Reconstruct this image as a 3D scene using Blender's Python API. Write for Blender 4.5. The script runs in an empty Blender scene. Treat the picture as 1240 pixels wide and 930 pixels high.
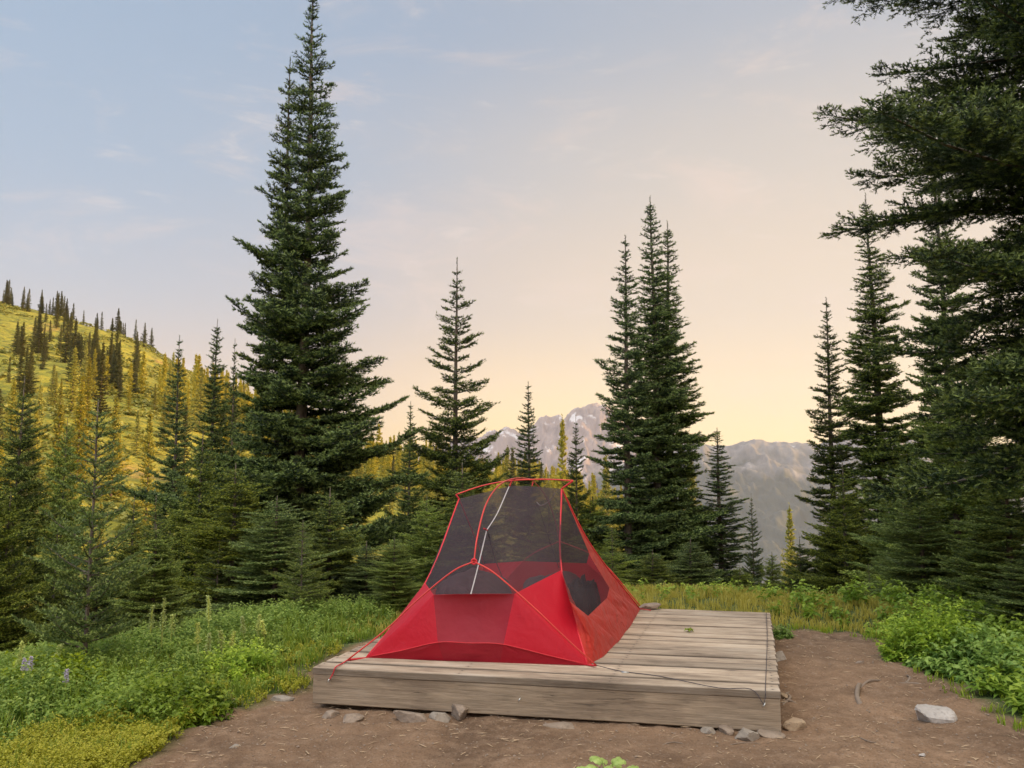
import bpy, math, random
import numpy as np
R_=math.radians
S=bpy.context.scene; COL=S.collection
random.seed(7)
# ------------------------------------------------------------------ camera frame (photo pixels, 1240x930)
FPX=1010.; CH=1.25; TH=math.atan(113/FPX)
FW=np.array([0,math.cos(TH),math.sin(TH)]); UP=np.array([0,-math.sin(TH),math.cos(TH)]); RT=np.array([1.,0,0]); CC=np.array([0,0,CH])
def ray(px,py): return RT*(px-620)/FPX+UP*(465-py)/FPX+FW
def onz(px,py,z=0.): d=ray(px,py); return CC+d*(z-CH)/d[2]
def ony(px,py,y): d=ray(px,py); return CC+d*y/d[1]
# ------------------------------------------------------------------ helpers
def tag(o,label=None,cat=None,group=None,kind=None):
    if label: o['label']=label
    if cat: o['category']=cat
    if group: o['group']=group
    if kind: o['kind']=kind
    return o
def empty(name,loc=(0,0,0),rz=0.):
    o=bpy.data.objects.new(name,None); COL.objects.link(o); o.location=loc; o.rotation_euler=(0,0,rz); o.empty_display_size=.1
    return o
def link(name,me,parent=None,loc=(0,0,0)):
    o=bpy.data.objects.new(name,me); COL.objects.link(o); o.location=loc
    if parent: o.parent=parent
    return o
def npmesh(name,V,F,mats,attrs=None,midx=None,smooth=False):
    """V (n,3), F (m,k) with constant k"""
    V=np.asarray(V,np.float32); F=np.asarray(F,np.int32)
    me=bpy.data.meshes.new(name); m,k=F.shape
    me.vertices.add(len(V)); me.vertices.foreach_set('co',V.ravel())
    me.loops.add(m*k); me.loops.foreach_set('vertex_index',F.ravel())
    me.polygons.add(m); me.polygons.foreach_set('loop_start',np.arange(0,m*k,k,dtype=np.int32))
    try: me.polygons.foreach_set('loop_total',np.full(m,k,np.int32))
    except Exception: pass
    for x in (mats if isinstance(mats,(list,tuple)) else [mats]): me.materials.append(x)
    if midx is not None: me.polygons.foreach_set('material_index',np.asarray(midx,np.int32))
    me.polygons.foreach_set('use_smooth',np.full(m,smooth,bool))
    for a,v in (attrs or {}).items():
        at=me.attributes.new(a,'FLOAT','POINT'); at.data.foreach_set('value',np.asarray(v,np.float32))
    me.update(calc_edges=True)
    return me
class MB:
    """collects polygons of any size, builds one mesh"""
    def __init__(s): s.v=[]; s.f=[]
    def add(s,V,F):
        o=len(s.v); s.v+= [tuple(map(float,p)) for p in V]; s.f+=[tuple(i+o for i in q) for q in F]; return s
    def box(s,a,b):
        (x0,y0,z0),(x1,y1,z1)=a,b
        return s.add([(x0,y0,z0),(x1,y0,z0),(x1,y1,z0),(x0,y1,z0),(x0,y0,z1),(x1,y0,z1),(x1,y1,z1),(x0,y1,z1)],
              [(0,3,2,1),(4,5,6,7),(0,1,5,4),(1,2,6,5),(2,3,7,6),(3,0,4,7)])
    def tube(s,P,r,n=8,cap=True):
        P=np.array(P,float); m=len(P); r=np.full(m,r) if np.isscalar(r) else np.array(r,float)
        T=np.gradient(P,axis=0); T/=np.linalg.norm(T,axis=1)[:,None]+1e-9
        ref=np.array([0,0,1.]) if abs(T[0][2])<.9 else np.array([1.,0,0])
        V=[];N=None
        for i in range(m):
            if N is None: N=np.cross(T[i],ref)
            N=N-T[i]*(N@T[i]); N/=np.linalg.norm(N)+1e-9; B=np.cross(T[i],N)
            for k in range(n):
                a=2*math.pi*k/n; V.append(P[i]+r[i]*(math.cos(a)*N+math.sin(a)*B))
        F=[(i*n+k,i*n+(k+1)%n,(i+1)*n+(k+1)%n,(i+1)*n+k) for i in range(m-1) for k in range(n)]
        if cap: F+=[tuple(range(n))[::-1],tuple((m-1)*n+k for k in range(n))]
        return s.add(V,F)
    def mesh(s,name,mat,smooth=False):
        me=bpy.data.meshes.new(name); me.from_pydata(s.v,[],s.f)
        me.materials.append(mat)
        if smooth: me.polygons.foreach_set('use_smooth',np.ones(len(me.polygons),bool))
        me.update(); return me
    def build(s,name,mat,parent=None,smooth=False): return link(name,s.mesh(name,mat,smooth),parent)
def curve(P,n=24):
    """Catmull-Rom through points"""
    P=[np.array(p,float) for p in P]; Q=[2*P[0]-P[1]]+P+[2*P[-1]-P[-2]]; out=[]
    seg=len(P)-1; per=max(2,n//seg)
    for i in range(seg):
        a,b,c,d=Q[i:i+4]
        for k in range(per):
            t=k/per; out.append(.5*((2*b)+(-a+c)*t+(2*a-5*b+4*c-d)*t*t+(-a+3*b-3*c+d)*t**3))
    out.append(P[-1]); return np.array(out)
def h2(ix,iy,seed):
    n=(ix.astype(np.int64)*374761393+iy.astype(np.int64)*668265263+seed*1442695041)&0x7fffffff
    n=((n^(n>>13))*1274126177)&0x7fffffff; n=n^(n>>16)
    return (n&0xffff)/65535.
def vn(x,y,seed=0):
    x=np.asarray(x,float);y=np.asarray(y,float); xi=np.floor(x);yi=np.floor(y); fx=x-xi;fy=y-yi
    fx=fx*fx*(3-2*fx);fy=fy*fy*(3-2*fy)
    return (h2(xi,yi,seed)*(1-fx)+h2(xi+1,yi,seed)*fx)*(1-fy)+(h2(xi,yi+1,seed)*(1-fx)+h2(xi+1,yi+1,seed)*fx)*fy
def fbm(x,y,o=4,seed=0,g=.5):
    r=0;a=1;t=0
    for i in range(o): r=r+a*vn(x*2**i+i*17.3,y*2**i+i*9.1,seed+i); t+=a; a*=g
    return r/t
def ss(a,b,x): t=np.clip((np.asarray(x,float)-a)/(b-a),0,1); return t*t*(3-2*t)
def nrm(v): return v/(np.linalg.norm(v,axis=-1,keepdims=True)+1e-9)
# ------------------------------------------------------------------ materials
class NT:
    def __init__(s,name):
        s.m=bpy.data.materials.new(name); s.m.use_nodes=True; s.t=s.m.node_tree; s.t.nodes.clear()
        s.out=s.t.nodes.new('ShaderNodeOutputMaterial')
    def n(s,ty,ins=None,**kw):
        x=s.t.nodes.new('ShaderNode'+ty)
        for k,v in kw.items(): setattr(x,k,v)
        for k,v in (ins or {}).items():
            if isinstance(v,bpy.types.NodeSocket): s.t.links.new(v,x.inputs[k])
            else: x.inputs[k].default_value=v
        return x
    def noise(s,vec,scale,detail=4,rough=.55,dist=0.): return s.n('TexNoise',{'Vector':vec,'Scale':scale,'Detail':detail,'Roughness':rough,'Distortion':dist}).outputs['Fac']
    def mp(s,f,a,b,c=0.,d=1.): return s.n('MapRange',{'Value':f,'From Min':a,'From Max':b,'To Min':c,'To Max':d}).outputs[0]
    def mix(s,f,a,b,mode='MIX'):
        x=s.n('Mix',data_type='RGBA',blend_type=mode)
        for k,v in ((0,f),(6,a),(7,b)):
            if isinstance(v,bpy.types.NodeSocket): s.t.links.new(v,x.inputs[k])
            else: x.inputs[k].default_value=v if k==0 else (*v,1)
        return x.outputs[2]
    def math(s,op,a,b=0.,c=0.): return s.n('Math',{0:a,1:b,2:c},operation=op).outputs[0]
    def ob(s,scale=(1,1,1)): 
        return s.n('Mapping',{'Vector':s.n('TexCoord').outputs['Object'],'Scale':scale}).outputs[0]
    def geo(s): return s.n('NewGeometry').outputs['Position']
    def attr(s,a): return s.n('Attribute',attribute_name=a).outputs['Fac']
    def orand(s): return s.n('ObjectInfo').outputs['Random']
    def bump(s,h,strength=.5,dist=.01): return s.n('Bump',{'Height':h,'Strength':strength,'Distance':dist}).outputs[0]
    def bsdf(s,col,rough=.7,nor=None,**kw):
        ins={'Base Color':col if isinstance(col,bpy.types.NodeSocket) else (*col,1),'Roughness':rough}
        if nor is not None: ins['Normal']=nor
        ins.update(kw); return s.n('BsdfPrincipled',ins).outputs[0]
    def done(s,sh): s.t.links.new(sh,s.out.inputs['Surface']); return s.m
def plain(name,col,rough=.6,metal=0.,bs=0.,spec=.5):
    t=NT(name); nor=None; c=t.mix(t.noise(t.ob(),30),tuple(x*.75 for x in col),tuple(min(1,x*1.2) for x in col))
    if bs: nor=t.bump(t.noise(t.ob(),60),bs,.004)
    return t.done(t.bsdf(c,rough,nor,Metallic=metal,**{'Specular IOR Level':spec}))
def foliage(name,dark,mid,tipc,trans=.18,scale=1.6):
    t=NT(name); rnd=t.orand(); tip=t.attr('tip'); p=t.geo()
    n=t.noise(p,scale,3)
    c=t.mix(t.mp(n,.3,.7),dark,mid); c=t.mix(tip,c,tipc)
    hsv=t.n('HueSaturation',{'Hue':t.mp(rnd,0,1,.485,.512),'Saturation':t.mp(rnd,0,1,1.05,.85),'Value':t.mp(t.math('FRACT',t.math('MULTIPLY',rnd,7.3)),0,1,.75,1.25),'Color':c}).outputs[0]
    a=t.bsdf(hsv,.5,**{'Specular IOR Level':.35})
    b=t.n('BsdfTranslucent',{'Color':hsv}).outputs[0]
    return t.done(t.n('MixShader',{0:trans,1:a,2:b}).outputs[0])
M={}
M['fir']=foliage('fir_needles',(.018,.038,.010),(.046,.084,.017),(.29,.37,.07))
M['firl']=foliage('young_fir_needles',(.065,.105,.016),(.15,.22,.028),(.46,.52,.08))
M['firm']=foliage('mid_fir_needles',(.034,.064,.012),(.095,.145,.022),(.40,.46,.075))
M['firfar']=foliage('sunlit_far_fir_needles',(.13,.15,.021),(.27,.265,.031),(.51,.45,.05),scale=.5)  # golden hillside sunlight put into the needle colour
def bark():
    t=NT('fir_bark'); v=t.ob((1,1,.35)); n=t.noise(v,18,5); n2=t.noise(t.ob(),3,3)
    c=t.mix(t.mp(n,.35,.65),(.055,.04,.03),(.19,.14,.105)); c=t.mix(t.mp(n2,.5,.7),c,(.16,.15,.13))
    return t.done(t.bsdf(c,.9,t.bump(n,.8,.02)))
M['bark']=bark()
M['leaf']=foliage('leafy_green',(.12,.23,.016),(.25,.39,.026),(.50,.60,.06),.5,3.)
M['leafv']=foliage('vivid_bush_green',(.11,.21,.018),(.20,.33,.026),(.36,.48,.05),.45,4.)
M['lime']=foliage('lime_low_shrub',(.30,.34,.025),(.44,.46,.035),(.58,.56,.07),.4,3.)
M['grassy']=foliage('yellowing_grass',(.40,.38,.05),(.62,.54,.08),(.72,.64,.15),.5,2.)
M['firfd']=foliage('shaded_far_fir_needles',(.035,.045,.014),(.075,.085,.022),(.16,.15,.03),scale=.5)  # darker twin of the golden far needles, shade put into the colour
M['brush']=foliage('hill_brush',(.13,.15,.022),(.26,.25,.035),(.38,.34,.05),.3,.3)
M['lupine']=plain('lupine_petal',(.45,.38,.50),.6)
M['spike']=foliage('flower_spike_green',(.42,.46,.10),(.55,.60,.15),(.68,.70,.24),.3)
def wood(name,light,dark,nails=False):
    t=NT(name); rnd=t.orand(); off=t.n('CombineXYZ',{0:t.math('MULTIPLY',rnd,37.),1:t.math('MULTIPLY',rnd,11.),2:0.}).outputs[0]
    v0=t.n('VectorMath',{0:t.n('TexCoord').outputs['Object'],1:off},operation='ADD').outputs[0]
    vs=t.n('Mapping',{'Vector':v0,'Scale':(2.2,26,26)}).outputs[0]
    g=t.noise(vs,2.2,6,.65,.4); g2=t.noise(t.n('Mapping',{'Vector':v0,'Scale':(2.,90,90)}).outputs[0],2.,4,.6)
    st=t.noise(t.n('Mapping',{'Vector':v0,'Scale':(1.3,4,4)}).outputs[0],1.7,5,.6)
    c=t.mix(t.mp(g,.3,.7),dark,light); c=t.mix(t.mp(g2,.56,.72,0,.55),c,tuple(x*.35 for x in dark))
    c=t.mix(t.mp(st,.5,.68,0,.75),c,(.15,.105,.07))
    c=t.mix(t.mp(st,.3,.44,.5 if nails else .12,0.),c,(.56,.48,.38))
    vo=t.n('TexVoronoi',{'Vector':t.n('Mapping',{'Vector':v0,'Scale':(1,3.,3.)}).outputs[0],'Scale':1.6}).outputs['Distance']
    c=t.mix(t.mp(vo,.035,.075,.75,0.),c,(.06,.04,.028))
    c=t.n('HueSaturation',{'Hue':.5,'Saturation':1.,'Value':t.mp(rnd,0,1,.68,1.15),'Color':c}).outputs[0]
    if nails:
        sp=t.n('SeparateXYZ',{0:t.n('TexCoord').outputs['Object']}).outputs; fx=t.math('SUBTRACT',t.math('FRACT',t.math('ADD',t.math('DIVIDE',t.math('SUBTRACT',sp[0],.024),.812),.5)),.5)
        dx=t.math('MULTIPLY',fx,.812); dy=t.math('SUBTRACT',t.math('ABSOLUTE',t.math('SUBTRACT',sp[1],.066)),.032); dd=t.math('SQRT',t.math('ADD',t.math('MULTIPLY',dx,dx),t.math('MULTIPLY',dy,dy)))
        ed=t.math('ABSOLUTE',t.math('SUBTRACT',sp[1],.068)); c=t.mix(t.mp(t.math('ADD',ed,t.math('MULTIPLY',g,.006)),.064,.070,0,.6),c,(.05,.036,.025))
        c=t.mix(t.mp(dd,.004,.022,.45,0.),c,(.13,.09,.06)); c=t.mix(t.mp(dd,.0045,.006,1.,0.),c,(.05,.04,.035))
    ck=t.noise(t.n('Mapping',{'Vector':v0,'Scale':(.9,34,34)}).outputs[0],1.6,3,.5,.2); ck=t.mp(t.math('ABSOLUTE',t.math('SUBTRACT',ck,.5)),.0,.012,1.,0.); ck=t.math('MULTIPLY',ck,t.mp(st,.5,.62,0,.8)); c=t.mix(ck,c,tuple(x*.25 for x in dark))
    h=t.math('SUBTRACT',t.math('ADD',g,t.math('MULTIPLY',g2,.6)),ck)
    return t.done(t.bsdf(c,.8,t.bump(h,.55,.006)))
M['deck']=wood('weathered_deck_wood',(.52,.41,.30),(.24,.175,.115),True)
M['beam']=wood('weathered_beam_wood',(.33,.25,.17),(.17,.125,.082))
def rock(name,a,b):
    t=NT(name); p=t.ob(); n=t.noise(p,9,6,.6); n2=t.noise(p,40,4)
    c=t.mix(t.mp(n,.3,.7),a,b); c=t.mix(t.mp(n2,.55,.7,0,.5),c,tuple(x*.5 for x in a))
    return t.done(t.bsdf(c,.85,t.bump(t.math('ADD',n,t.math('MULTIPLY',n2,.4)),.7,.02)))
M['rockg']=rock('grey_stone',(.19,.155,.12),(.31,.265,.215)); M['rockb']=rock('tan_stone',(.24,.17,.11),(.42,.31,.20))
M['rockd']=rock('dusty_stone',(.17,.125,.09),(.28,.215,.16)); M['rockw']=rock('pale_stone',(.30,.27,.24),(.44,.40,.36))
M['root']=plain('dead_wood',(.20,.15,.11),.85,bs=.6)
def nylon(name,col,tr,rough=.42,bw=.16):
    t=NT(name); p=t.ob(); w=t.noise(p,5,3,.5,1.2); w2=t.noise(p,22,3,.5,.8)
    nor=t.bump(t.math('ADD',w,t.math('MULTIPLY',w2,.25)),bw,.05)
    c=t.mix(t.noise(p,3),tuple(x*.9 for x in col),tuple(min(1,x*1.08) for x in col))
    a=t.bsdf(c,rough,nor,**{'Specular IOR Level':.3,'Sheen Weight':.1})
    b=t.n('BsdfTranslucent',{'Color':c,'Normal':nor}).outputs[0]
    return t.done(t.n('MixShader',{0:tr,1:a,2:b}).outputs[0])
M['red']=nylon('red_nylon',(.66,.012,.032),.45); M['redo']=nylon('thin_red_nylon',(.72,.06,.04),.5,bw=.6); M['redd']=nylon('floor_red_nylon',(.42,.012,.025),.2); M['redk']=nylon('shaded_floor_nylon',(.27,.008,.018),.15,.38,.12); M['redw']=nylon('shaded_red_nylon',(.34,.008,.020),.30,.38,.10)  # last two reds: end-wall shade put into the colour of darker floor fabric
def meshfab():
    t=NT('dark_mesh_netting'); p=t.ob(); c=t.mix(t.noise(p,4),(.085,.065,.074),(.125,.098,.108))
    a=t.n('BsdfDiffuse',{'Color':c}).outputs[0]; b=t.n('BsdfTranslucent',{'Color':c}).outputs[0]
    ab=t.n('MixShader',{0:.35,1:a,2:b}).outputs[0]
    tr=t.n('BsdfTransparent',{'Color':(1,1,1,1)}).outputs[0]
    fac=t.mp(t.noise(p,2.2,2),.3,.7,.50,.60)
    return t.done(t.n('MixShader',{0:fac,1:tr,2:ab}).outputs[0])
M['net']=meshfab()
M['pole']=plain('red_anodised_pole',(.60,.05,.04),.3,metal=.35); M['trim']=plain('red_seam_tape',(.60,.02,.03),.6)
M['strap']=plain('webbing_red',(.5,.02,.03),.8); M['zip']=plain('pale_zipper',(.42,.38,.37),.6); M['dark']=plain('charcoal_cloth',(.03,.03,.035),.9,bs=.6)
M['bagc']=plain('brown_sleeping_bag',(.09,.04,.045),.7,bs=.6); M['metal']=plain('galvanised_steel',(.6,.6,.58),.35,metal=.9)
M['cord']=plain('dark_guy_cord',(.06,.05,.055),.8)
# ------------------------------------------------------------------ terrain
# outline of the bare dirt on the ground (world x,y)
DIRT=[(-3.2,1.0)]+[tuple(onz(a,b)[:2]) for a,b in [(60,985),(140,930),(210,890),(270,860),(330,836),(365,822)]]+[(-1.45,5.6),(-1.3,5.9),(-1.0,6.6),(-.2,7.0),(1.9,7.1)]+\
     [tuple(onz(a,b)[:2]) for a,b in [(940,762),(1000,764),(1045,768),(1085,778),(1115,800),(1170,835),(1225,872)]]+[(3.2,3.4),(4.2,2.0),(4.5,-1.5),(-3.5,-1.5)]
DP=np.array(DIRT)
def sdpoly(x,y):
    x=np.asarray(x,float);y=np.asarray(y,float); d=np.full(x.shape,1e9); ins=np.zeros(x.shape,bool)
    n=len(DP)
    for i in range(n):
        a=DP[i];b=DP[(i+1)%n]; e=b-a; wx=x-a[0];wy=y-a[1]; t=np.clip((wx*e[0]+wy*e[1])/(e@e),0,1)
        d=np.minimum(d,np.hypot(wx-e[0]*t,wy-e[1]*t))
        c=((a[1]>y)!=(b[1]>y))&(x<(b[0]-a[0])*(y-a[1])/(b[1]-a[1]+1e-12)+a[0]); ins^=c
    return np.where(ins,-d,d)
RX=np.array([-900,-300,-200,-141,-127,-112,-98,-84,-60,-39,-10,15,60,120,250,900.]); RZ=np.array([150,92,64,48.5,46.,41,34.8,28.,15,6.5,-1,-4,-22,-50,-110,-260.])
def gz(x,y,fine=False):
    x=np.asarray(x,float);y=np.asarray(y,float)
    r=np.hypot(x-.5,y-4.5)
    # spur behind the camp, rising left to the sunlit hill
    sc=230/np.maximum(y,25.); prof=np.interp(x*sc,RX,RZ)
    # plateau then gentle fall
    r0=3.1+1.3*ss(-2.,1.5,x); fall=-.26*np.maximum(r-r0,0)*ss(0,1.5,r-r0)
    base=np.maximum(fall,-4.5)
    k=np.clip((y-38)/192.,0,1)
    mid=-4.5+(prof+4.5)*k**1.05
    z=base*(1-ss(25,50,y))+mid*ss(25,50,y)
    # right of the camp the spur drops to the valley
    right=ss(.12,.5,x/np.maximum(y,8.))*ss(18,60,y)
    z=z-right*.20*np.maximum(y-18,0)*(y<230)-right*.20*212*(y>=230)
    # behind the skyline everything drops to the valley floor
    far=np.maximum(y-235,0); z=z-.30*np.minimum(far,1400)-.5*far**.9*(far<1)
    z=np.maximum(z,-420)
    # left-hand hill continues beside and behind the camera; unseen ridge added on the right to shade the camp
    z=z+ss(-30,-160,x)*ss(60,-40,y)*20
    z=z+30*ss(32,66,x)*ss(220,95,x)*ss(24,12,y+.18*(x-65))*ss(-120,-40,y)
    und=(fbm(x*.05,y*.05,4,3)-.5)*np.clip((r-12)*.12,0,7)
    z=z+und
    # small relief of the camp
    cl=ss(9,4,r)
    z=z+(fbm(x*.9,y*.9,3,11)-.5)*.07*ss(0.5,2.,r)
    z=z-.05*np.exp(-(((x+.7)/.8)**2+((y-5.1)/.5)**2))-.02*np.exp(-(((x-1.0)/.8)**2+((y-4.9)/.5)**2))
    z=z+.06*ss(.1,.9,sdpoly(x,y))*cl
    if fine:
        z=z+((fbm(x*7,y*7,4,21)-.5)*.045+(fbm(x*30,y*30,2,31)-.5)*.010)*ss(12,6,r)
    return z
def gz1(x,y): return float(gz(np.array([x]),np.array([y]))[0])
def coords(lo,hi,st,far,g):
    a=list(np.arange(lo,hi,st)); s=st
    v=hi
    while v<far: a.append(v); s*=g; v+=s
    s=st*g; v=lo-s
    while v>-far: a.insert(0,v); s*=g; v-=s
    a.insert(0,-far); a.append(far); return np.array(a)
gx=coords(-3.6,4.4,.035,5000,1.045); gy=coords(2.9,8.6,.035,7500,1.045); gy=gy[gy>-5000]
X,Y=np.meshgrid(gx,gy); Z=gz(X,Y,True)
nx,ny=len(gx),len(gy); I=np.arange(nx*ny).reshape(ny,nx)
F=np.stack([I[:-1,:-1],I[:-1,1:],I[1:,1:],I[1:,:-1]],-1).reshape(-1,4)
sd=sdpoly(X,Y); edge=sd+(fbm(X*3,Y*3,4,5)-.5)*.55
A_d=ss(.12,-.12,edge)
rr=np.hypot(X,Y-4)
def ground_mat():
    t=NT('ground_soil_and_grass'); p=t.geo(); d=t.attr('dirt'); hl=t.attr('hill')
    n=t.noise(p,1.3,7,.66,.3); n2=t.noise(p,11,6,.7); n3=t.noise(p,90,3)
    c=t.mix(t.mp(n,.35,.68),(.120,.073,.043),(.28,.175,.105)); c=t.mix(t.mp(n2,.45,.7,0,.6),c,(.34,.23,.15)); c=t.mix(t.mp(n3,.52,.7,0,.55),c,(.05,.032,.02))
    c=t.mix(t.mp(t.noise(p,.8,5,.7),.40,.60,.35,0.),c,(.10,.063,.04)); vo=t.n('TexVoronoi',{'Vector':p,'Scale':38.}).outputs['Distance']; c=t.mix(t.mp(vo,.1,.22,.45,0.),c,(.30,.24,.19))
    g=t.mix(t.mp(n2,.35,.65),(.045,.07,.022),(.10,.12,.035))
    h1=t.noise(p,.09,6,.65); h3=t.noise(p,.6,5,.6)
    h=t.mix(t.mp(h1,.35,.65),(.19,.20,.028),(.36,.31,.042)); h=t.mix(t.mp(h3,.46,.62,0,.85),h,(.10,.11,.024)); h=t.mix(t.mp(t.noise(p,.05,4),.6,.72,0,.6),h,(.42,.22,.09))
    c=t.mix(d,t.mix(hl,g,h),c)
    hh=t.math('ADD',t.math('MULTIPLY',n2,.7),t.math('MULTIPLY',n3,.35))
    nb=t.bump(hh,.8,.03); nb2=t.n('Bump',{'Height':h3,'Strength':t.math('MULTIPLY',hl,.9),'Distance':1.5,'Normal':nb}).outputs[0]
    return t.done(t.bsdf(c,.95,nb2,**{'Specular IOR Level':.2}))
g=npmesh('ground',np.stack([X,Y,Z],-1).reshape(-1,3),F,ground_mat(),{'dirt':A_d.ravel(),'hill':ss(16,35,rr).ravel()},smooth=True)
tag(link('ground',g),kind='structure')
# ------------------------------------------------------------------ far mountains
def mountain(name,D,pts,depth,zb,amp,mat,seed,dx):
    P=[ony(a,b,D) for a,b in pts]; px=np.array([p[0] for p in P]); pz=np.array([p[2] for p in P])
    x=np.arange(px[0],px[-1],dx); y=np.linspace(-depth,depth*.7,170)
    XX,YY=np.meshgrid(x,y)
    sky=np.interp(XX,px,pz)
    t=np.abs(YY)/depth
    env=np.where(YY<0,(1-t)**1.25,(1-np.minimum(t/.7,1)))
    sp=depth*.13
    r1=1-np.abs(2*fbm(XX/sp+fbm(XX/sp,YY/sp,3,seed+5)*1.2,YY/sp*.55,6,seed,.55)-1)
    r2=1-np.abs(2*fbm(XX/sp*3.1,YY/sp*1.2,5,seed+9,.6)-1)
    Z=zb+(sky-zb)*env
    mask=ss(0,.10,t)*ss(1.0,.7,t)
    Z=Z+(r1-.72)*amp*mask+(r2-.7)*amp*.35*ss(0,.03,t)*(1-.5*t)+ (fbm(XX/40,YY/60,4,seed+2)-.5)*amp*.22
    Z=np.minimum(Z,sky+amp*.02+(fbm(XX/25,YY*0,3,seed+4)-.5)*amp*.12)
    n,m=XX.shape; I=np.arange(n*m).reshape(n,m); F=np.stack([I[:-1,:-1],I[:-1,1:],I[1:,1:],I[1:,:-1]],-1).reshape(-1,4)
    hrel=np.clip((Z-zb)/(pz.max()-zb),0,1)
    me=npmesh(name,np.stack([XX,YY+D,Z],-1).reshape(-1,3),F,mat,{'rel':hrel.ravel()},smooth=True)
    tag(link(name,me),kind='structure')
def mtn_mat(name,snow,lo,hi,green):
    t=NT(name); p=t.geo(); g=t.n('NewGeometry'); nz=t.n('SeparateXYZ',{0:g.outputs['Normal']}).outputs[2]
    n=t.noise(t.n('Mapping',{'Vector':p,'Scale':(.012,.006,.003)}).outputs[0],1.,8,.65); n2=t.noise(p,.006,5,.6)
    c=t.mix(t.mp(n,.3,.7),lo,hi); rel=t.attr('rel')
    veg=t.math('MULTIPLY',t.mp(t.math('ADD',rel,t.mp(n2,.3,.7,-.15,.15)),green,green+.22,1.,0.),1.)
    c=t.mix(veg,c,(.055,.065,.055))
    s=t.math('MULTIPLY',t.mp(nz,.62,.72),t.mp(t.math('ADD',n2,t.math('MULTIPLY',n,.35)),snow,snow+.05)); s=t.math('MULTIPLY',s,t.mp(rel,green+.05,green+.2))
    c=t.mix(t.math('MULTIPLY',s,.75),c,(.62,.62,.64))
    return t.done(t.bsdf(c,.9,t.bump(n,.6,12.)))
mountain('mountain_peaks',6000,[(330,640),(430,560),(500,545),(578,531),(590,524),(600,518),(604,521),(612,517),(622,518),(628,525),(637,524),(645,516),(655,505),(662,502),(668,506),(674,500),(682,507),(688,500),(697,494),(706,492),(722,488),(733,489),(742,500),(752,512),(765,520),(800,535),(850,548),(920,560),(1000,600)],1500,-350,200,
   mtn_mat('peak_rock',.74,(.12,.10,.10),(.34,.26,.23),.28),101,9.)
mountain('mountain_ridge',3900,[(720,580),(780,548),(815,539),(845,535),(862,541),(880,538),(895,534),(912,531),(925,532),(945,536),(965,535),(985,538),(1010,530),(1060,520),(1130,530),(1200,540),(1350,560)],1500,-420,120,
   mtn_mat('ridge_rock',.80,(.10,.10,.10),(.26,.24,.23),.62),303,7.)
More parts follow.
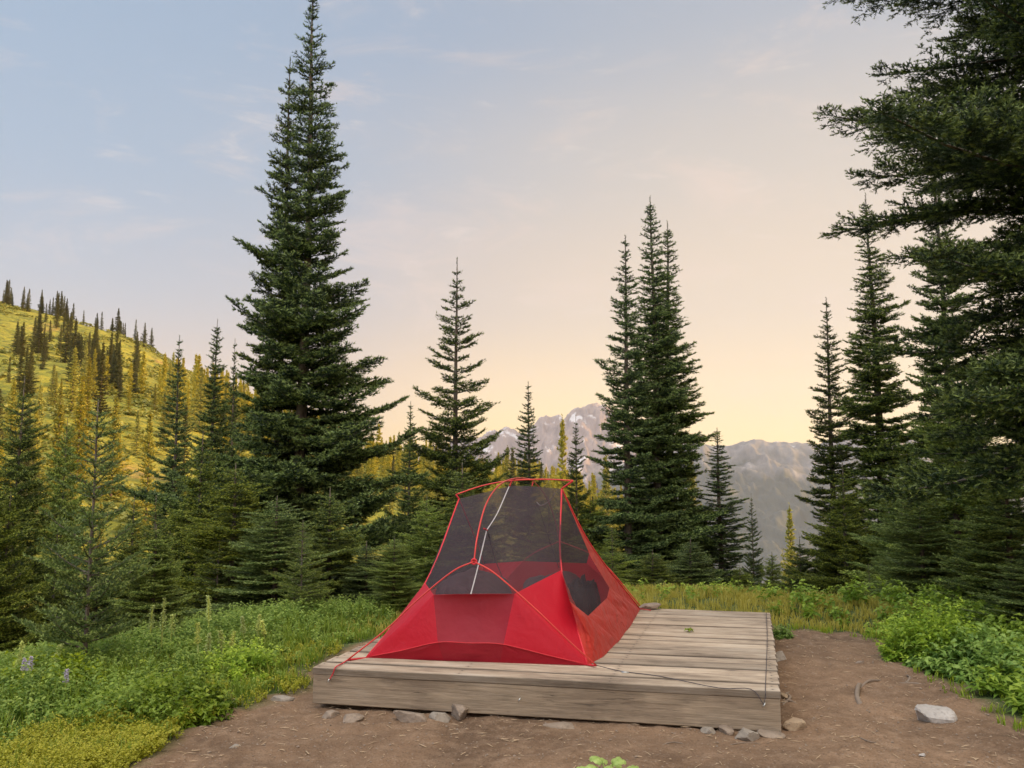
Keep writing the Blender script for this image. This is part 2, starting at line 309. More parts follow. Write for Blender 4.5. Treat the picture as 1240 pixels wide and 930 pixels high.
# ------------------------------------------------------------------ firs
def conifer(name,seed,H,R,z0=.06,dz=.22,nb=7,pw=.8,lat=.06,nd=80,nl=.04,nw=.011,bare=.22,o3=True,droop=.35,upc=.32,l2=.42,rag=.25,fol='fir',tr=None,leader=.35,vs=.7,aj=.12):
    """returns (crown mesh, trunk mesh): whorled branches, side twigs, tertiary twigs, one triangle per needle tuft"""
    rg=np.random.default_rng(seed); U=lambda a,b,n=None: rg.uniform(a,b,n)
    lean=lambda z: np.stack([.012*H*(fbm(z/H*2,z*0+seed,2,seed)-.5),.012*H*(fbm(z/H*2,z*0+seed+9,2,seed+3)-.5),z],-1)
    bz=[];ba=[];bl=[]; z=z0*H; tier=0
    while z<H-leader*.6:
        rel=(H-z)/H
        k=max(3,int(nb*(.65+.35*rel)+U(-.8,.8))); a0=U(0,6.28); tm=U(.80,1.15)
        # lower part of the crown tapers in a little
        prof=(rel**pw)*(1-.25*max(0,(rel-.8)/.2)); 
        for i in range(k):
            bz.append(z+U(-.25,.25)*dz); ba.append(a0+i*6.283/k+U(-.3,.3)); bl.append(max(.05,R*prof*tm*U(1-rag*1.6,1+rag*.6)))
        z+=dz*U(.75,1.25)*(.62+.38*rel); tier+=1
    bz=np.minimum(np.array(bz),H-leader*.5);ba=np.array(ba);bl=np.array(bl)
    bl*=.72+.56*vn(ba*1.1+seed,bz*1.3,seed+7)
    nB=len(bz); rel=(H-bz)/H
    dh=np.stack([np.cos(ba),np.sin(ba),ba*0],-1); sd_=np.stack([-np.sin(ba),np.cos(ba),ba*0],-1)
    a=.75-1.3*np.minimum(1,rel*1.5)*droop/.35*.9+U(-aj,aj,nB); b=upc*U(.6,1.4,nB)*np.minimum(1,rel*2.)+.02
    a=np.where(rel<.12,.85+U(-.2,.2,nB),a)
    wob=U(-.15,.15,nB); B0=lean(bz)
    def pos(i,t): return B0[i]+dh[i]*(bl[i]*t)[:,None]+sd_[i]*(bl[i]*wob[i]*t*t)[:,None]+np.array([0,0,1.])*(bl[i]*(a[i]*t*.6+b[i]*t*t))[:,None]
    def tan(i,t): return nrm(dh[i]+sd_[i]*(2*wob[i]*t)[:,None]+np.array([0,0,1.])*(a[i]*.6+2*b[i]*t)[:,None])
    P0=[];P1=[];TP=[]
    K=7; ii=np.repeat(np.arange(nB),K); kk=np.tile(np.arange(K),nB); t0=bare+(1-bare)*kk/K; t1=bare+(1-bare)*(kk+1)/K
    P0.append(pos(ii,t0));P1.append(pos(ii,t1));TP.append(np.where(kk==K-1,1.,.0))
    # laterals
    n=np.maximum(2,(bl*(1-bare*.8)/lat).astype(int)); ii=np.repeat(np.arange(nB),n*2)
    idx=np.arange(len(ii))-np.repeat(np.cumsum(n*2)-n*2,n*2); nn=np.repeat(n,n*2)
    t=bare*.8+(1-bare*.8)*((idx//2)+U(0,.9,len(ii)))/nn*.97; side=np.where(idx%2==0,1.,-1.)
    L2=(l2*bl[ii]*(1-t)**.75*np.minimum(1,(t-bare*.5)/.2)+.045*min(1,R))*U(.5,1.2,len(ii)); L2=np.clip(L2,.02,.6)
    T=tan(ii,t); sdv=nrm(np.cross(np.tile([0,0,1.],(len(ii),1)),T)); upv=np.cross(T,sdv)
    th=np.radians(58-18*t)+U(-.2,.2,len(ii))
    D=nrm(T*np.cos(th)[:,None]+sdv*(side*np.sin(th))[:,None]+upv*(vs*U(-.35,.5,len(ii)))[:,None])
    Q=pos(ii,t); P0.append(Q);P1.append(Q+D*L2[:,None]);TP.append(np.full(len(ii),.75))
    if o3:
        sel=L2>.10; Qs=Q[sel];Ds=D[sel];Ls=L2[sel];us=upv[sel]; n=np.maximum(1,(Ls/(lat*1.05)).astype(int)); jj=np.repeat(np.arange(len(n)),n*2)
        idx=np.arange(len(jj))-np.repeat(np.cumsum(n*2)-n*2,n*2); t=.15+.8*((idx//2)+U(0,.8,len(jj)))/np.repeat(n,n*2); side=np.where(idx%2==0,1.,-1.)
        s3=nrm(np.cross(us[jj],Ds[jj])); th=U(.6,1.0,len(jj))
        D3=nrm(Ds[jj]*np.cos(th)[:,None]+s3*(side*np.sin(th))[:,None]+us[jj]*(vs*U(-.45,.6,len(jj)))[:,None])
        L3=(.5*Ls[jj]*(1-t)+.03)*U(.6,1.2,len(jj)); Q3=Qs[jj]+Ds[jj]*(Ls[jj]*t)[:,None]
        P0.append(Q3);P1.append(Q3+D3*L3[:,None]);TP.append(np.full(len(jj),.9))
    # leader and its needles
    lz=np.linspace(H-leader*1.6,H,5); lp=lean(lz); P0.append(lp[:-1]);P1.append(lp[1:]);TP.append(np.full(4,.4))
    P0=np.concatenate(P0);P1=np.concatenate(P1);TP=np.concatenate(TP)
    V=P1-P0; L=np.linalg.norm(V,axis=1); ax=V/(L[:,None]+1e-9)
    cnt=np.maximum(2,rg.poisson(L*nd+.5)); s=np.repeat(np.arange(len(L)),cnt); u=U(0,1.04,len(s))
    p=P0[s]+V[s]*u[:,None]; A=ax[s]
    up=np.array([0,0,1.])-A*A[:,2:3]; up=nrm(up+1e-4); rt=np.cross(A,up)
    ph=np.clip(rg.normal(0,1.25,len(s)),-2.7,2.7); rad=up*np.cos(ph)[:,None]+rt*np.sin(ph)[:,None]
    nd_=nrm(A*U(.5,1.3,len(s))[:,None]+rad); ln=nl*U(.65,1.15,len(s))
    wv=nrm(np.cross(nd_,A)+rg.normal(0,.25,(len(s),3)))*(nw*U(.7,1.2,len(s)))[:,None]*.5
    VV=np.stack([p-wv,p+wv,p+nd_*ln[:,None]],1).reshape(-1,3)
    # fresh growth plus painted light on the tips: outer end of each twig is lighter
    tip=ss(.55,1.,u)*TP[s]*np.minimum(1,.5+.5*rg.random(len(s)))
    crown=npmesh(name+'_crown',VV,np.arange(len(VV)).reshape(-1,3),M[fol],{'tip':np.repeat(tip,3)})
    # trunk and limbs
    mb=MB(); tr=tr or H*.0085+.010; zz=np.linspace(-.35,H,14); q=lean(np.maximum(zz,0)); q[:,2]=zz
    mb.tube(q,tr*np.clip(1-zz/H,0,1)**.85*np.where(zz<.05,1.25,1)+.004,8)
    m=5; tt=np.linspace(0,1,m)
    order=np.argsort(-bl)[:400]
    vs=[];fs=[];o=len(mb.v)
    for i in order:
        iv=np.full(m,i); C_=pos(iv,tt*.92); T_=tan(iv,tt); n1=nrm(np.cross(T_,[0,0,1.])); n2=np.cross(n1,T_); r0=.004+.011*bl[i]
        rr_=(r0*(1-tt*.8))[:,None]
        ring=np.stack([C_+n2*rr_,C_-n2*rr_*.5+n1*rr_*.87,C_-n2*rr_*.5-n1*rr_*.87],1).reshape(-1,3)
        vs.append(ring)
        for k in range(m-1):
            for e in range(3): fs.append((o+k*3+e,o+k*3+(e+1)%3,o+(k+1)*3+(e+1)%3,o+(k+1)*3+e))
        o+=3*m
    mb.v+= [tuple(x) for x in np.concatenate(vs).tolist()]; mb.f+=fs
    trunk=mb.mesh(name+'_trunk',M['bark'],True)
    return dict(c=crown,t=trunk,H=H,R=R)
V={}
V['BIG']=conifer('tall_fir',11,10.,1.75,z0=.03,dz=.26,nb=9,pw=.95,lat=.052,nd=135,nl=.042,nw=.014,rag=.28,droop=.34,bare=.05,l2=.42,vs=.6,aj=.2)
V['SP1']=conifer('spire_fir',23,10.,1.15,z0=.03,dz=.19,nb=8,pw=.80,lat=.048,nd=130,nl=.042,nw=.014,rag=.28,bare=.08,l2=.48,vs=.7,aj=.2)
V['SP2']=conifer('spire_fir_b',31,9.,1.15,z0=.03,dz=.21,nb=7,pw=.78,lat=.05,nd=130,nl=.042,nw=.014,rag=.36,bare=.10,l2=.46,vs=.7,aj=.2)
V['OPEN']=conifer('open_fir',41,6.5,1.15,z0=.02,dz=.20,nb=6,pw=.80,lat=.048,nd=140,nl=.036,nw=.012,rag=.3,bare=.14,droop=.25,l2=.44,vs=.6,aj=.18)
V['M1']=conifer('mid_fir',53,4.,1.0,z0=.02,dz=.17,nb=9,pw=.80,lat=.038,nd=190,nl=.025,nw=.0105,rag=.28,bare=.08,droop=.25,fol='firm',l2=.46,vs=.45,aj=.15)
V['M2']=conifer('mid_fir_b',59,4.,1.0,z0=.02,dz=.18,nb=9,pw=.74,lat=.038,nd=190,nl=.025,nw=.0105,rag=.32,bare=.08,droop=.3,fol='firl',l2=.46,vs=.5,aj=.18)
V['SAP']=conifer('sapling_fir',61,2.,.55,z0=.16,dz=.12,nb=7,pw=.7,lat=.032,nd=240,nl=.019,nw=.008,rag=.25,bare=.12,droop=.12,fol='firl',tr=.013,leader=.2,upc=.22,vs=.3)
V['SAP2']=conifer('sapling_fir_b',67,2.,.6,z0=.06,dz=.12,nb=7,pw=.72,lat=.034,nd=220,nl=.018,nw=.006,rag=.25,bare=.1,droop=.15,fol='firl',tr=.012,leader=.15,upc=.22,l2=.46,vs=.35)
V['NEAR']=conifer('near_fir',83,9.,2.25,z0=.20,dz=.22,nb=8,pw=.46,lat=.046,nd=250,nl=.027,nw=.0095,rag=.36,bare=.2,droop=.42,upc=.20,tr=.15,l2=.36,vs=1.1,aj=.2)
for k,sd_ in (('F1',81),('F2',83),('F3',89)):
    V[k]=conifer('distant_fir_'+'abc'[int(k[1])-1],sd_,8.,1.2,z0=.03,dz=.30,nb=8,pw=.85,lat=.15,nd=38,nl=.15,nw=.055,o3=False,rag=.4,bare=.0,fol='firfar',leader=.5,l2=.5)
V['FL']=conifer('forest_fir',97,8.,1.15,z0=.03,dz=.42,nb=6,pw=.85,lat=.26,nd=11,nl=.30,nw=.13,o3=False,rag=.4,bare=.0,fol='firfar',leader=.5,l2=.5)
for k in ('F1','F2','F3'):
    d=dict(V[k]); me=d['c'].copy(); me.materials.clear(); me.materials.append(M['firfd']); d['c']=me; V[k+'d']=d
NT_=[0]
def fir(var,px,top,D,hw,label,group=None,kx=1.,gz0=None,name='fir_tree'):
    """top pixel row and distance fix the height; hw is the half width of its foot in pixels"""
    P=ony(px,top,D); z=gz1(P[0],D) if gz0 is None else gz0
    v=V[var]; Ht=P[2]-z; W=hw/FPX*D*1.0
    e=empty(name,(P[0],D,z),random.uniform(0,6.28)); sx=W/(v['R']*.92)*kx; e.scale=(sx,sx,Ht/v['H'])
    tag(e,label,'fir tree',group)
    link('crown',v['c'],e); link('trunk',v['t'],e)
    NT_[0]+=1; return e
G1='firs standing around the tent platform'
NEAR=[
('BIG',378,-14,13,152,'tallest left fir, broad and dark, top leaving the frame'),
('SP2',352,70,13.5,74,'slim second spire rising close against the left side of the tallest left fir'),
('M1',30,455,8.6,80,'dense dark fir at the left edge of the photo, tip below the hill meadow'),
('M1',-22,500,7.6,80,'dark fir cut by the left frame edge, beside the dense dark edge fir'),
('M2',82,505,10.5,46,'mid-green fir just behind the thin open young fir on the left'),
('M1',163,600,9.6,46,'bushy fir between the thin open young fir and the dark slender spire'),
('SP2',218,406,18,48,'dark slender fir spire left of the tallest left fir, against the golden hill'),
('SP1',263,386,17,50,'taller dark spire directly right of the slender one by the golden hill'),
('SP2',285,410,23,32,'thin far spire squeezed between the dark spire and the tallest left fir'),
('M1',246,522,12.5,72,'wide dark fir filling the gap left of the tallest left fir'),
('M2',286,560,10.6,84,'full lower fir at the left foot of the tallest left fir'),
('M2',190,636,8.2,55,'small leafy-looking fir behind the green bush on the left'),
('M1',122,650,9.0,50,'fir mass straight behind the bare stem of the thin open young fir'),
('M2',335,600,10.,92,'broad low fir right below the tallest left fir'),
('M1',400,590,10.6,72,'dark fir filling the space below and right of the tallest left fir'),
('M1',444,655,10.2,50,'bushy dark fir just left of the tent, behind the platform corner'),
('SP2',497,486,18.5,42,'thin fir spire between the tallest left fir and the fir behind the tent'),
('M2',517,600,12.5,50,'lower green fir at the left side of the fir behind the tent'),
('OPEN',552,313,15.5,88,'open-branched tall fir rising directly behind the left side of the tent'),
('M2',478,650,9.4,46,'small green fir touching the left slope of the tent'),
('M1',560,560,12.,80,'dense fir hidden low behind the tent top, left side'),
('SP2',640,462,19,46,'spiky fir above the tent top, in front of the rocky peaks'),
('OPEN',697,503,14.5,38,'thin dark fir with few branches in front of the rocky peak'),
('F1',681,503,38,22,'golden sunlit fir just left of the thin dark fir by the rocky peak'),
('M2',665,600,13.,66,'green fir low behind the right half of the tent top'),
('M2',715,600,14.5,55,'green fir filling between tent and the pair of tall spires'),
('SP2',757,285,14.2,68,'left and shorter one of the tall central pair of dark spires'),
('SP1',789,238,14.8,72,'tallest of the central spires, its top right of middle'),
('SP1',806,268,15.4,72,'third central spire hugging the right side of the tallest one'),
('SAP2',741,638,9.4,36,'light green sapling by the right slope of the tent'),
('SP2',868,518,15,58,'smaller spire right of the tall central group, against the hazy ridge'),
('M1',836,650,11.6,62,'dark low fir at the foot of the tall central spires'),
('M1',790,665,11.2,60,'dark fir filling the foot of the tall central pair behind the platform'),
('OPEN',910,598,17,24,'thin little spire alone in the gap before the hazy valley'),
('M2',896,684,14,40,'low bushy fir under the thin little spire in the valley gap'),
('M2',935,668,16,34,'small pale fir right of the thin little spire in the gap'),
('F2',956,610,38,20,'golden sunlit fir at the left of the right-hand group'),
('M1',968,650,15,40,'low dark fir at the left foot of the right-hand group'),
('SP2',1000,360,15,58,'narrow spire at the left end of the right-hand group'),
('SP1',1050,234,14,80,'tall dark spire between the narrow spire and the huge close fir'),
('M1',1020,560,12.,62,'dark full fir at the foot of the tall spires on the right'),
('BIG',1128,150,12.,95,'tall dark fir half hidden behind the huge close fir on the right'),
('M2',1112,590,8.4,66,'fresh green young fir right behind the leafy bush by the path'),
('M2',1148,478,9.2,105,'lush lighter green fir below the huge close fir'),
('M2',1095,575,9.8,80,'lush light green fir behind the leafy bush on the right'),
('M1',1216,560,7.6,90,'shaded fir at the right frame edge above the leafy plants'),
('M1',1262,640,6.4,80,'shaded lowest fir cut by the right frame edge'),
('SAP2',1052,683,8.9,26,'little light green sapling where the path meets the firs'),
('SAP',1083,672,8.9,26,'thin pale sapling just left of the leafy bush on the right'),
('SAP2',800,700,9.6,20,'tiny fir seedling behind the far edge of the platform'),
]
for v,px,tp,D,hw,lb in NEAR: fir(v,px,tp,D*(.80 if v[0]=='M' and px<600 and D<12.8 else 1.),hw*(1.1 if v[0]=='M' else 1.),lb,G1)
fir('SAP',121,484,5.15,82,'thin open young fir with bare stem growing out of the left meadow',G1,gz0=-.03)
fir('SAP2',367,630,7.3,48,'light green young fir in front of the dark firs left of the tent',G1)
fir('SAP2',12,596,6.3,60,'pale young fir at the very left edge of the meadow',G1)
fir('SAP',190,600,6.6,46,'slim pale stemmed sapling between meadow bush and dark firs',G1)
fir('SAP2',70,640,7.2,60,'low young fir behind the lupine flowers on the left',G1)
fir('SAP2',265,655,8.2,60,'low young fir behind the green flower spikes',G1)
fir('NEAR',1290,-420,6.9,370,'huge close fir overhanging the right side of the photo',G1).rotation_euler=(0,0,5.758)
# golden trees on the hill and the spur behind the camp
rg=np.random.default_rng(5); pts=[]; GH='small firs scattered over the sunlit hillside'
def hill_ok(x,y,dm):
    return all((x-a)**2+(y-b)**2>dm*dm for a,b in pts)
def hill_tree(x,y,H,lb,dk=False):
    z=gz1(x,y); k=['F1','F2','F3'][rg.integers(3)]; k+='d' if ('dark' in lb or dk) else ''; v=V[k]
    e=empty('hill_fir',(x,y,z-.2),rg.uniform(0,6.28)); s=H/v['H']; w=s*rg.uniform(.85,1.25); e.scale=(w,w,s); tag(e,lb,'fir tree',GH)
    link('crown',v['c'],e); link('trunk',v['t'],e); pts.append((x,y))
n=0
# clusters along the skyline
for cx in [8,25,48,60,72,80,105,128,143,152,170,-12,-40]:
    for j in range(4 if cx not in(143,152,8) else 3):
        px=cx+rg.normal(0,7); y=rg.uniform(222,236); x=(px-620)/FPX*y
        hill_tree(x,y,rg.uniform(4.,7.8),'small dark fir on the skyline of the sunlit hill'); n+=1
def row_at(px,sy0):
    for y in np.arange(60,232,2.):
        x=(px-620)/FPX*y; q=np.array([x,y,gz1(x,y)])-CC
        if 465-FPX*(q@UP)/(q@FW)<sy0: return x,y
    return x,y
for cpx,csy,k_ in [(14,432,4),(42,430,6),(57,421,3),(92,446,8),(107,440,7),(125,452,7),(76,402,3),(137,473,6),(98,470,5),(30,470,4),(165,470,4),(60,385,2)]:
    for j in range(k_):
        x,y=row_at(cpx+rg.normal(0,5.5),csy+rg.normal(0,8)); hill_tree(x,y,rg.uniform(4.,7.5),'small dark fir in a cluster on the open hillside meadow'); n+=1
def dens_hill(px,x,y,sy):
    lim=np.interp(px,[-60,0,60,100,150,200,250,450,700,900],[510,510,498,472,466,474,486,505,520,560])
    d=1. if sy>lim else .012+.5*(fbm(np.array([x*.06]),np.array([y*.035]),3,9)[0]>.60)*(sy>395)
    if 140<px<250 and sy<lim: d*=.25
    return d
tries=0
while n<262 and tries<30000:
    tries+=1; px=rg.uniform(-60,870); y=rg.uniform(44,150); x=(px-620)/FPX*y
    pz=gz1(x,y); q=np.array([x,y,pz])-CC; sy=465-FPX*(q@UP)/(q@FW)
    if px>440 and rg.random()>.5: continue
    if rg.random()>dens_hill(px,x,y,sy): continue
    if not hill_ok(x,y,1.7+.008*y): continue
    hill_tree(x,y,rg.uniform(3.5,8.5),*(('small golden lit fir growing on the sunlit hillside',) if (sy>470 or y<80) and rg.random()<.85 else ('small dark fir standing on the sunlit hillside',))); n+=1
# past three hundred firs: the smaller, farther ones are one wood
cv=np.empty(len(V['FL']['c'].vertices)*3,np.float32); V['FL']['c'].vertices.foreach_get('co',cv); cv=cv.reshape(-1,3); fp=[];tries=0
while len(fp)<750 and tries<30000:
    tries+=1; px=rg.uniform(-40,800); y=rg.uniform(110,226); x=(px-620)/FPX*y
    pz=gz1(x,y); q=np.array([x,y,pz])-CC; sy=465-FPX*(q@UP)/(q@FW)
    if rg.random()>dens_hill(px,x,y,sy): continue
    if not hill_ok(x,y,2.) or sy<np.interp(px,[-60,60,100,150,200,250,450],[510,498,472,466,474,486,500]): continue
    pts.append((x,y)); H=rg.uniform(3.5,8.); k=H/8; a=rg.uniform(0,6.28); w=k*rg.uniform(.85,1.2)
    fp.append(np.stack([(cv[:,0]*math.cos(a)-cv[:,1]*math.sin(a))*w+x,(cv[:,0]*math.sin(a)+cv[:,1]*math.cos(a))*w+y,cv[:,2]*k+pz-.2],-1))
if fp:
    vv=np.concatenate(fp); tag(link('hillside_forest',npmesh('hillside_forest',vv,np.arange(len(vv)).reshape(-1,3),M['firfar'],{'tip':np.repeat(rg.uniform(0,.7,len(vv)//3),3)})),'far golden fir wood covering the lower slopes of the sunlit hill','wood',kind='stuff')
print('forest tris',len(fp)*len(cv)//3,'hill',n)
print({k:len(v['c'].polygons) for k,v in V.items()})
# ------------------------------------------------------------------ leafy ground cover
def plants(centres,hts,rg,nst=(3,6),nlf=(6,10),ll=.05,lw=.022,spread=.5,curl=.3,gzf=None):
    """stems with 4-triangle leaves; returns V,F,tip"""
    n=len(centres); ns=rg.integers(nst[0],nst[1]+1,n); pi=np.repeat(np.arange(n),ns); m=len(pi)
    c=np.asarray(centres)[pi]; h=np.asarray(hts)[pi]*rg.uniform(.6,1.1,m); az=rg.uniform(0,6.283,m); sp=spread*rg.uniform(.1,1,m)
    d=np.stack([np.cos(az)*sp,np.sin(az)*sp,np.ones(m)],-1); d=nrm(d)
    nl_=rg.integers(nlf[0],nlf[1]+1,m); si=np.repeat(np.arange(m),nl_); k=len(si)
    t=rg.uniform(.15,1.,k)**.8; P=c[si]+d[si]*(h[si]*t)[:,None]
    a=rg.uniform(0,6.283,k); el=rg.uniform(-.2,.75,k); D=np.stack([np.cos(a)*np.cos(el),np.sin(a)*np.cos(el),np.sin(el)],-1)
    L=ll*rg.uniform(.6,1.25,k)*(1.15-.5*t); W=lw*rg.uniform(.7,1.2,k)*(1.15-.4*t)
    s=nrm(np.cross(D,np.tile([0,0,1.],(k,1)))); u=np.cross(s,D); roll=rg.normal(0,.45,k)
    s2=s*np.cos(roll)[:,None]+u*np.sin(roll)[:,None]
    p0=P; p1=P+D*(L*.45)[:,None]+s2*(W*.5)[:,None]+u*(W*.12)[:,None]; p2=P+D*(L*.45)[:,None]-s2*(W*.5)[:,None]+u*(W*.12)[:,None]
    pm=P+D*(L*.5)[:,None]; p3=P+D*L[:,None]-np.array([0,0,1.])*(L*curl)[:,None]
    V_=np.stack([p0,p1,pm,p2,p3],1).reshape(-1,3); o=(np.arange(k)*5)[:,None,None]
    F_=(o+np.array([[0,1,2],[0,2,3],[1,4,2],[2,4,3]])).reshape(-1,3)
    tip=np.repeat(ss(.5,1,t)*rg.uniform(.2,1,k),5)
    # stems: one thin triangle each
    e=c+d*h[:,None]; w=np.array([.0022,0,0]); VS=np.stack([c-w,c+w,e],1).reshape(-1,3)
    FS=np.arange(m*3).reshape(-1,3)+len(V_)
    return np.concatenate([V_,VS]),np.concatenate([F_,FS]),np.concatenate([tip,np.full(m*3,.3)])
def blades(centres,hts,rg,n=12,w=.004,spread=.5):
    c=np.repeat(np.asarray(centres),n,0); k=len(c); h=np.repeat(np.asarray(hts),n)*rg.uniform(.4,1.1,k)
    c=c+np.concatenate([rg.normal(0,.022,(k,2)),np.zeros((k,1))],1); az=rg.uniform(0,6.283,k); d=np.stack([np.cos(az),np.sin(az),az*0],-1); s=np.stack([-np.sin(az),np.cos(az),az*0],-1)*w
    b=rg.uniform(.1,spread,k)*h; m=c+d*(b*.35)[:,None]; m[:,2]+=h*.6; e=c+d*b[:,None]; e[:,2]+=h*.95
    V_=np.stack([c-s,c+s,m-s*.8,m+s*.8,e],1).reshape(-1,3); o=(np.arange(k)*5)[:,None,None]
    return V_,(o+np.array([[0,1,3],[0,3,2],[2,3,4]])).reshape(-1,3),np.tile([0,0,.4,.4,1.],k)*np.repeat(rg.uniform(.2,1,k),5)
def scatter(n,box,test,rg,z=0.):
    x=rg.uniform(box[0],box[1],n); y=rg.uniform(box[2],box[3],n); k=test(x,y); x=x[k];y=y[k]; return np.stack([x,y,gz(x,y)+z],-1)
def stuff(name,parts,mat,label,cat='plants'):
    vs=[];fs=[];ts=[];o=0
    for v,f,t in parts: vs.append(v);fs.append(f+o);ts.append(t);o+=len(v)
    me=npmesh(name,np.concatenate(vs),np.concatenate(fs),mat,{'tip':np.concatenate(ts)})
    return tag(link(name,me),label,cat,kind='stuff')
rp=np.random.default_rng(77)
sdn=lambda x,y: sdpoly(x,y)+(fbm(x*3,y*3,4,5)-.5)*.55
limeband=lambda x,y: ss(.75,.25,sdpoly(x,y))*ss(5.0,4.4,y)
c=scatter(5200,(-5.0,-1.0,3.3,7.6),lambda x,y:(sdn(x,y)>.10)&(x<-.9)&(rp.random(len(x))<.35+.65*ss(.05,.4,sdn(x,y))),rp)
h=.06+.14*ss(.1,1.2,sdpoly(c[:,0],c[:,1]))*(.5+fbm(c[:,0]*1.5,c[:,1]*1.5,3,41)); k=limeband(c[:,0],c[:,1])<.35+.3*rp.random(len(c))
stuff('meadow_plants',[plants(c[k],h[k],rp,(2,4),(7,12),.040,.018)],M['leaf'],'mixed leafy green meadow plants filling the left foreground')
cg=scatter(5200,(-5.,-1.0,3.3,7.6),lambda x,y:(sdn(x,y)>.05),rp)
stuff('meadow_grass',[blades(cg,.07+.14*fbm(cg[:,0]*2,cg[:,1]*2,3,28)*(.4+.6*ss(.0,.8,sdpoly(cg[:,0],cg[:,1]))),rp,10,.003,.6)],M['leaf'],'fresh green grass mixed among the left meadow plants','grass')
c=scatter(9000,(-3.4,-1.2,3.2,5.3),lambda x,y:(sdn(x,y)>.02)&(limeband(x,y)*(.35+1.1*fbm(x*2.2,y*2.2,3,88))>.3+.4*rp.random(len(x))),rp)
c=np.concatenate([c,scatter(1500,(-3.4,-1.2,3.2,6.3),lambda x,y:(sdn(x,y)>-.02)&(sdn(x,y)<.28),rp)])
stuff('low_yellow_green_shrubs',[plants(c,.03+.13*fbm(c[:,0]*3,c[:,1]*3,3,8),rp,(3,5),(7,11),.020,.010,1.0)],M['lime'],'low lime yellow shrubs along the left edge of the dirt')
c=scatter(5200,(-1.3,6.,6.6,10.5),lambda x,y:(sdn(x,y)>.0)&(sdn(x,y)<2.6)&(x>-1.5),rp); c2=scatter(1400,(-5.5,-.9,3.4,7.2),lambda x,y:(sdn(x,y)>.06),rp)
stuff('dry_grass',[blades(c,.055+.07*fbm(c[:,0]*2,c[:,1]*2,3,18),rp,11,.0035,.7),blades(c2,.05+.06*rp.random(len(c2)),rp,7,.003)],M['grassy'],'yellowing grass growing behind the platform and in the meadow','grass')
c=scatter(3000,(1.9,5.2,3.2,8.),lambda x,y:(sdn(x,y)>.12)&(x>2.3),rp); c=c[(c[:,1]<6.9)|(rp.random(len(c))<.25)]
stuff('lush_leafy_plants',[plants(c,.10+.16*ss(.1,.8,sdpoly(c[:,0],c[:,1])),rp,(2,4),(5,9),.085,.036,.7)],M['leafv'],'lush leafy plants spilling over the right edge of the path')
c=scatter(700,(1.2,3.6,3.5,7.2),lambda x,y:(np.abs(sdn(x,y))<.18)&(x>1.9),rp)
stuff('path_edge_grass',[blades(c,.03+.04*rp.random(len(c)),rp,12,.003,.9)],M['leaf'],'short green grass along the right edge of the path','grass')
c=scatter(2600,(-9,9,8.,15.),lambda x,y:(np.abs(x)<y*.75),rp)
stuff('forest_undergrowth',[plants(c,.06+.12*rp.random(len(c)),rp,(2,4),(5,9),.06,.03,.7)],M['leaf'],'leafy undergrowth at the feet of the firs behind the camp')
# brush on the sunlit hill
x=rp.uniform(-150,40,26000); y=rp.uniform(55,238,26000); k=(np.abs(x)<y*.68)&(fbm(x*.11,y*.05,4,61)>.47); c=np.stack([x[k],y[k],gz(x[k],y[k])-.1],-1)
stuff('hillside_brush',[plants(c,.3+.5*rp.random(len(c)),rp,(2,3),(4,5),.7,.45,1.2)],M['brush'],'golden green brush and heather covering the sunlit hill')
def bush(name,px,py,Hh,Rr,mat,label,n,ll,lw,z=0.,cat='bush',seed=1):
    r=np.random.default_rng(seed); P=onz(px,py,0.); P[2]=gz1(P[0],P[1])
    a=r.uniform(0,6.283,n); q=np.sqrt(r.random(n))*Rr; c=np.stack([np.cos(a)*q,np.sin(a)*q,q*0-.02],-1); hh=Hh*(1-.75*(q/Rr)**2)*r.uniform(.75,1.1,n)
    v,f,t=plants(c,hh,r,(2,4),(9,15),ll,lw,.6)
    e=empty(name,P); tag(e,label,cat); link('foliage',npmesh(name+'_foliage',v,f,M[mat],{'tip':t}),e)
    return e
bush('leafy_bush',205,868,.30,.32,'leafv','rounded vivid green bush beside the dirt edge on the left',130,.05,.024,seed=3)
bush('leafy_bush',150,880,.26,.30,'leafv','smaller green bush touching the left side of the rounded vivid bush',90,.045,.022,seed=4)
bush('leafy_bush',285,818,.28,.30,'leaf','pale green bush between the rounded vivid bush and the platform',80,.042,.02,seed=5)
bush('leafy_bush',60,850,.27,.40,'leaf','dark green bush among the lupines at the left',110,.05,.024,seed=6)
bush('leafy_bush',1135,800,.46,.34,'leafv','large leafy bush at the right where path meets firs',190,.06,.028,seed=7)
bush('leafy_bush',1205,815,.36,.48,'leafv','wide low bush of broad leaves at the right frame edge',150,.075,.034,seed=8)
bush('leafy_bush',1085,770,.20,.22,'leaf','small bush just left of the large leafy bush by the path',60,.05,.024,seed=9)
bush('grass_tuft',946,775,.14,.09,'leafv','small vivid green tuft against the right side of the platform',26,.05,.012,cat='grass tuft',seed=10)
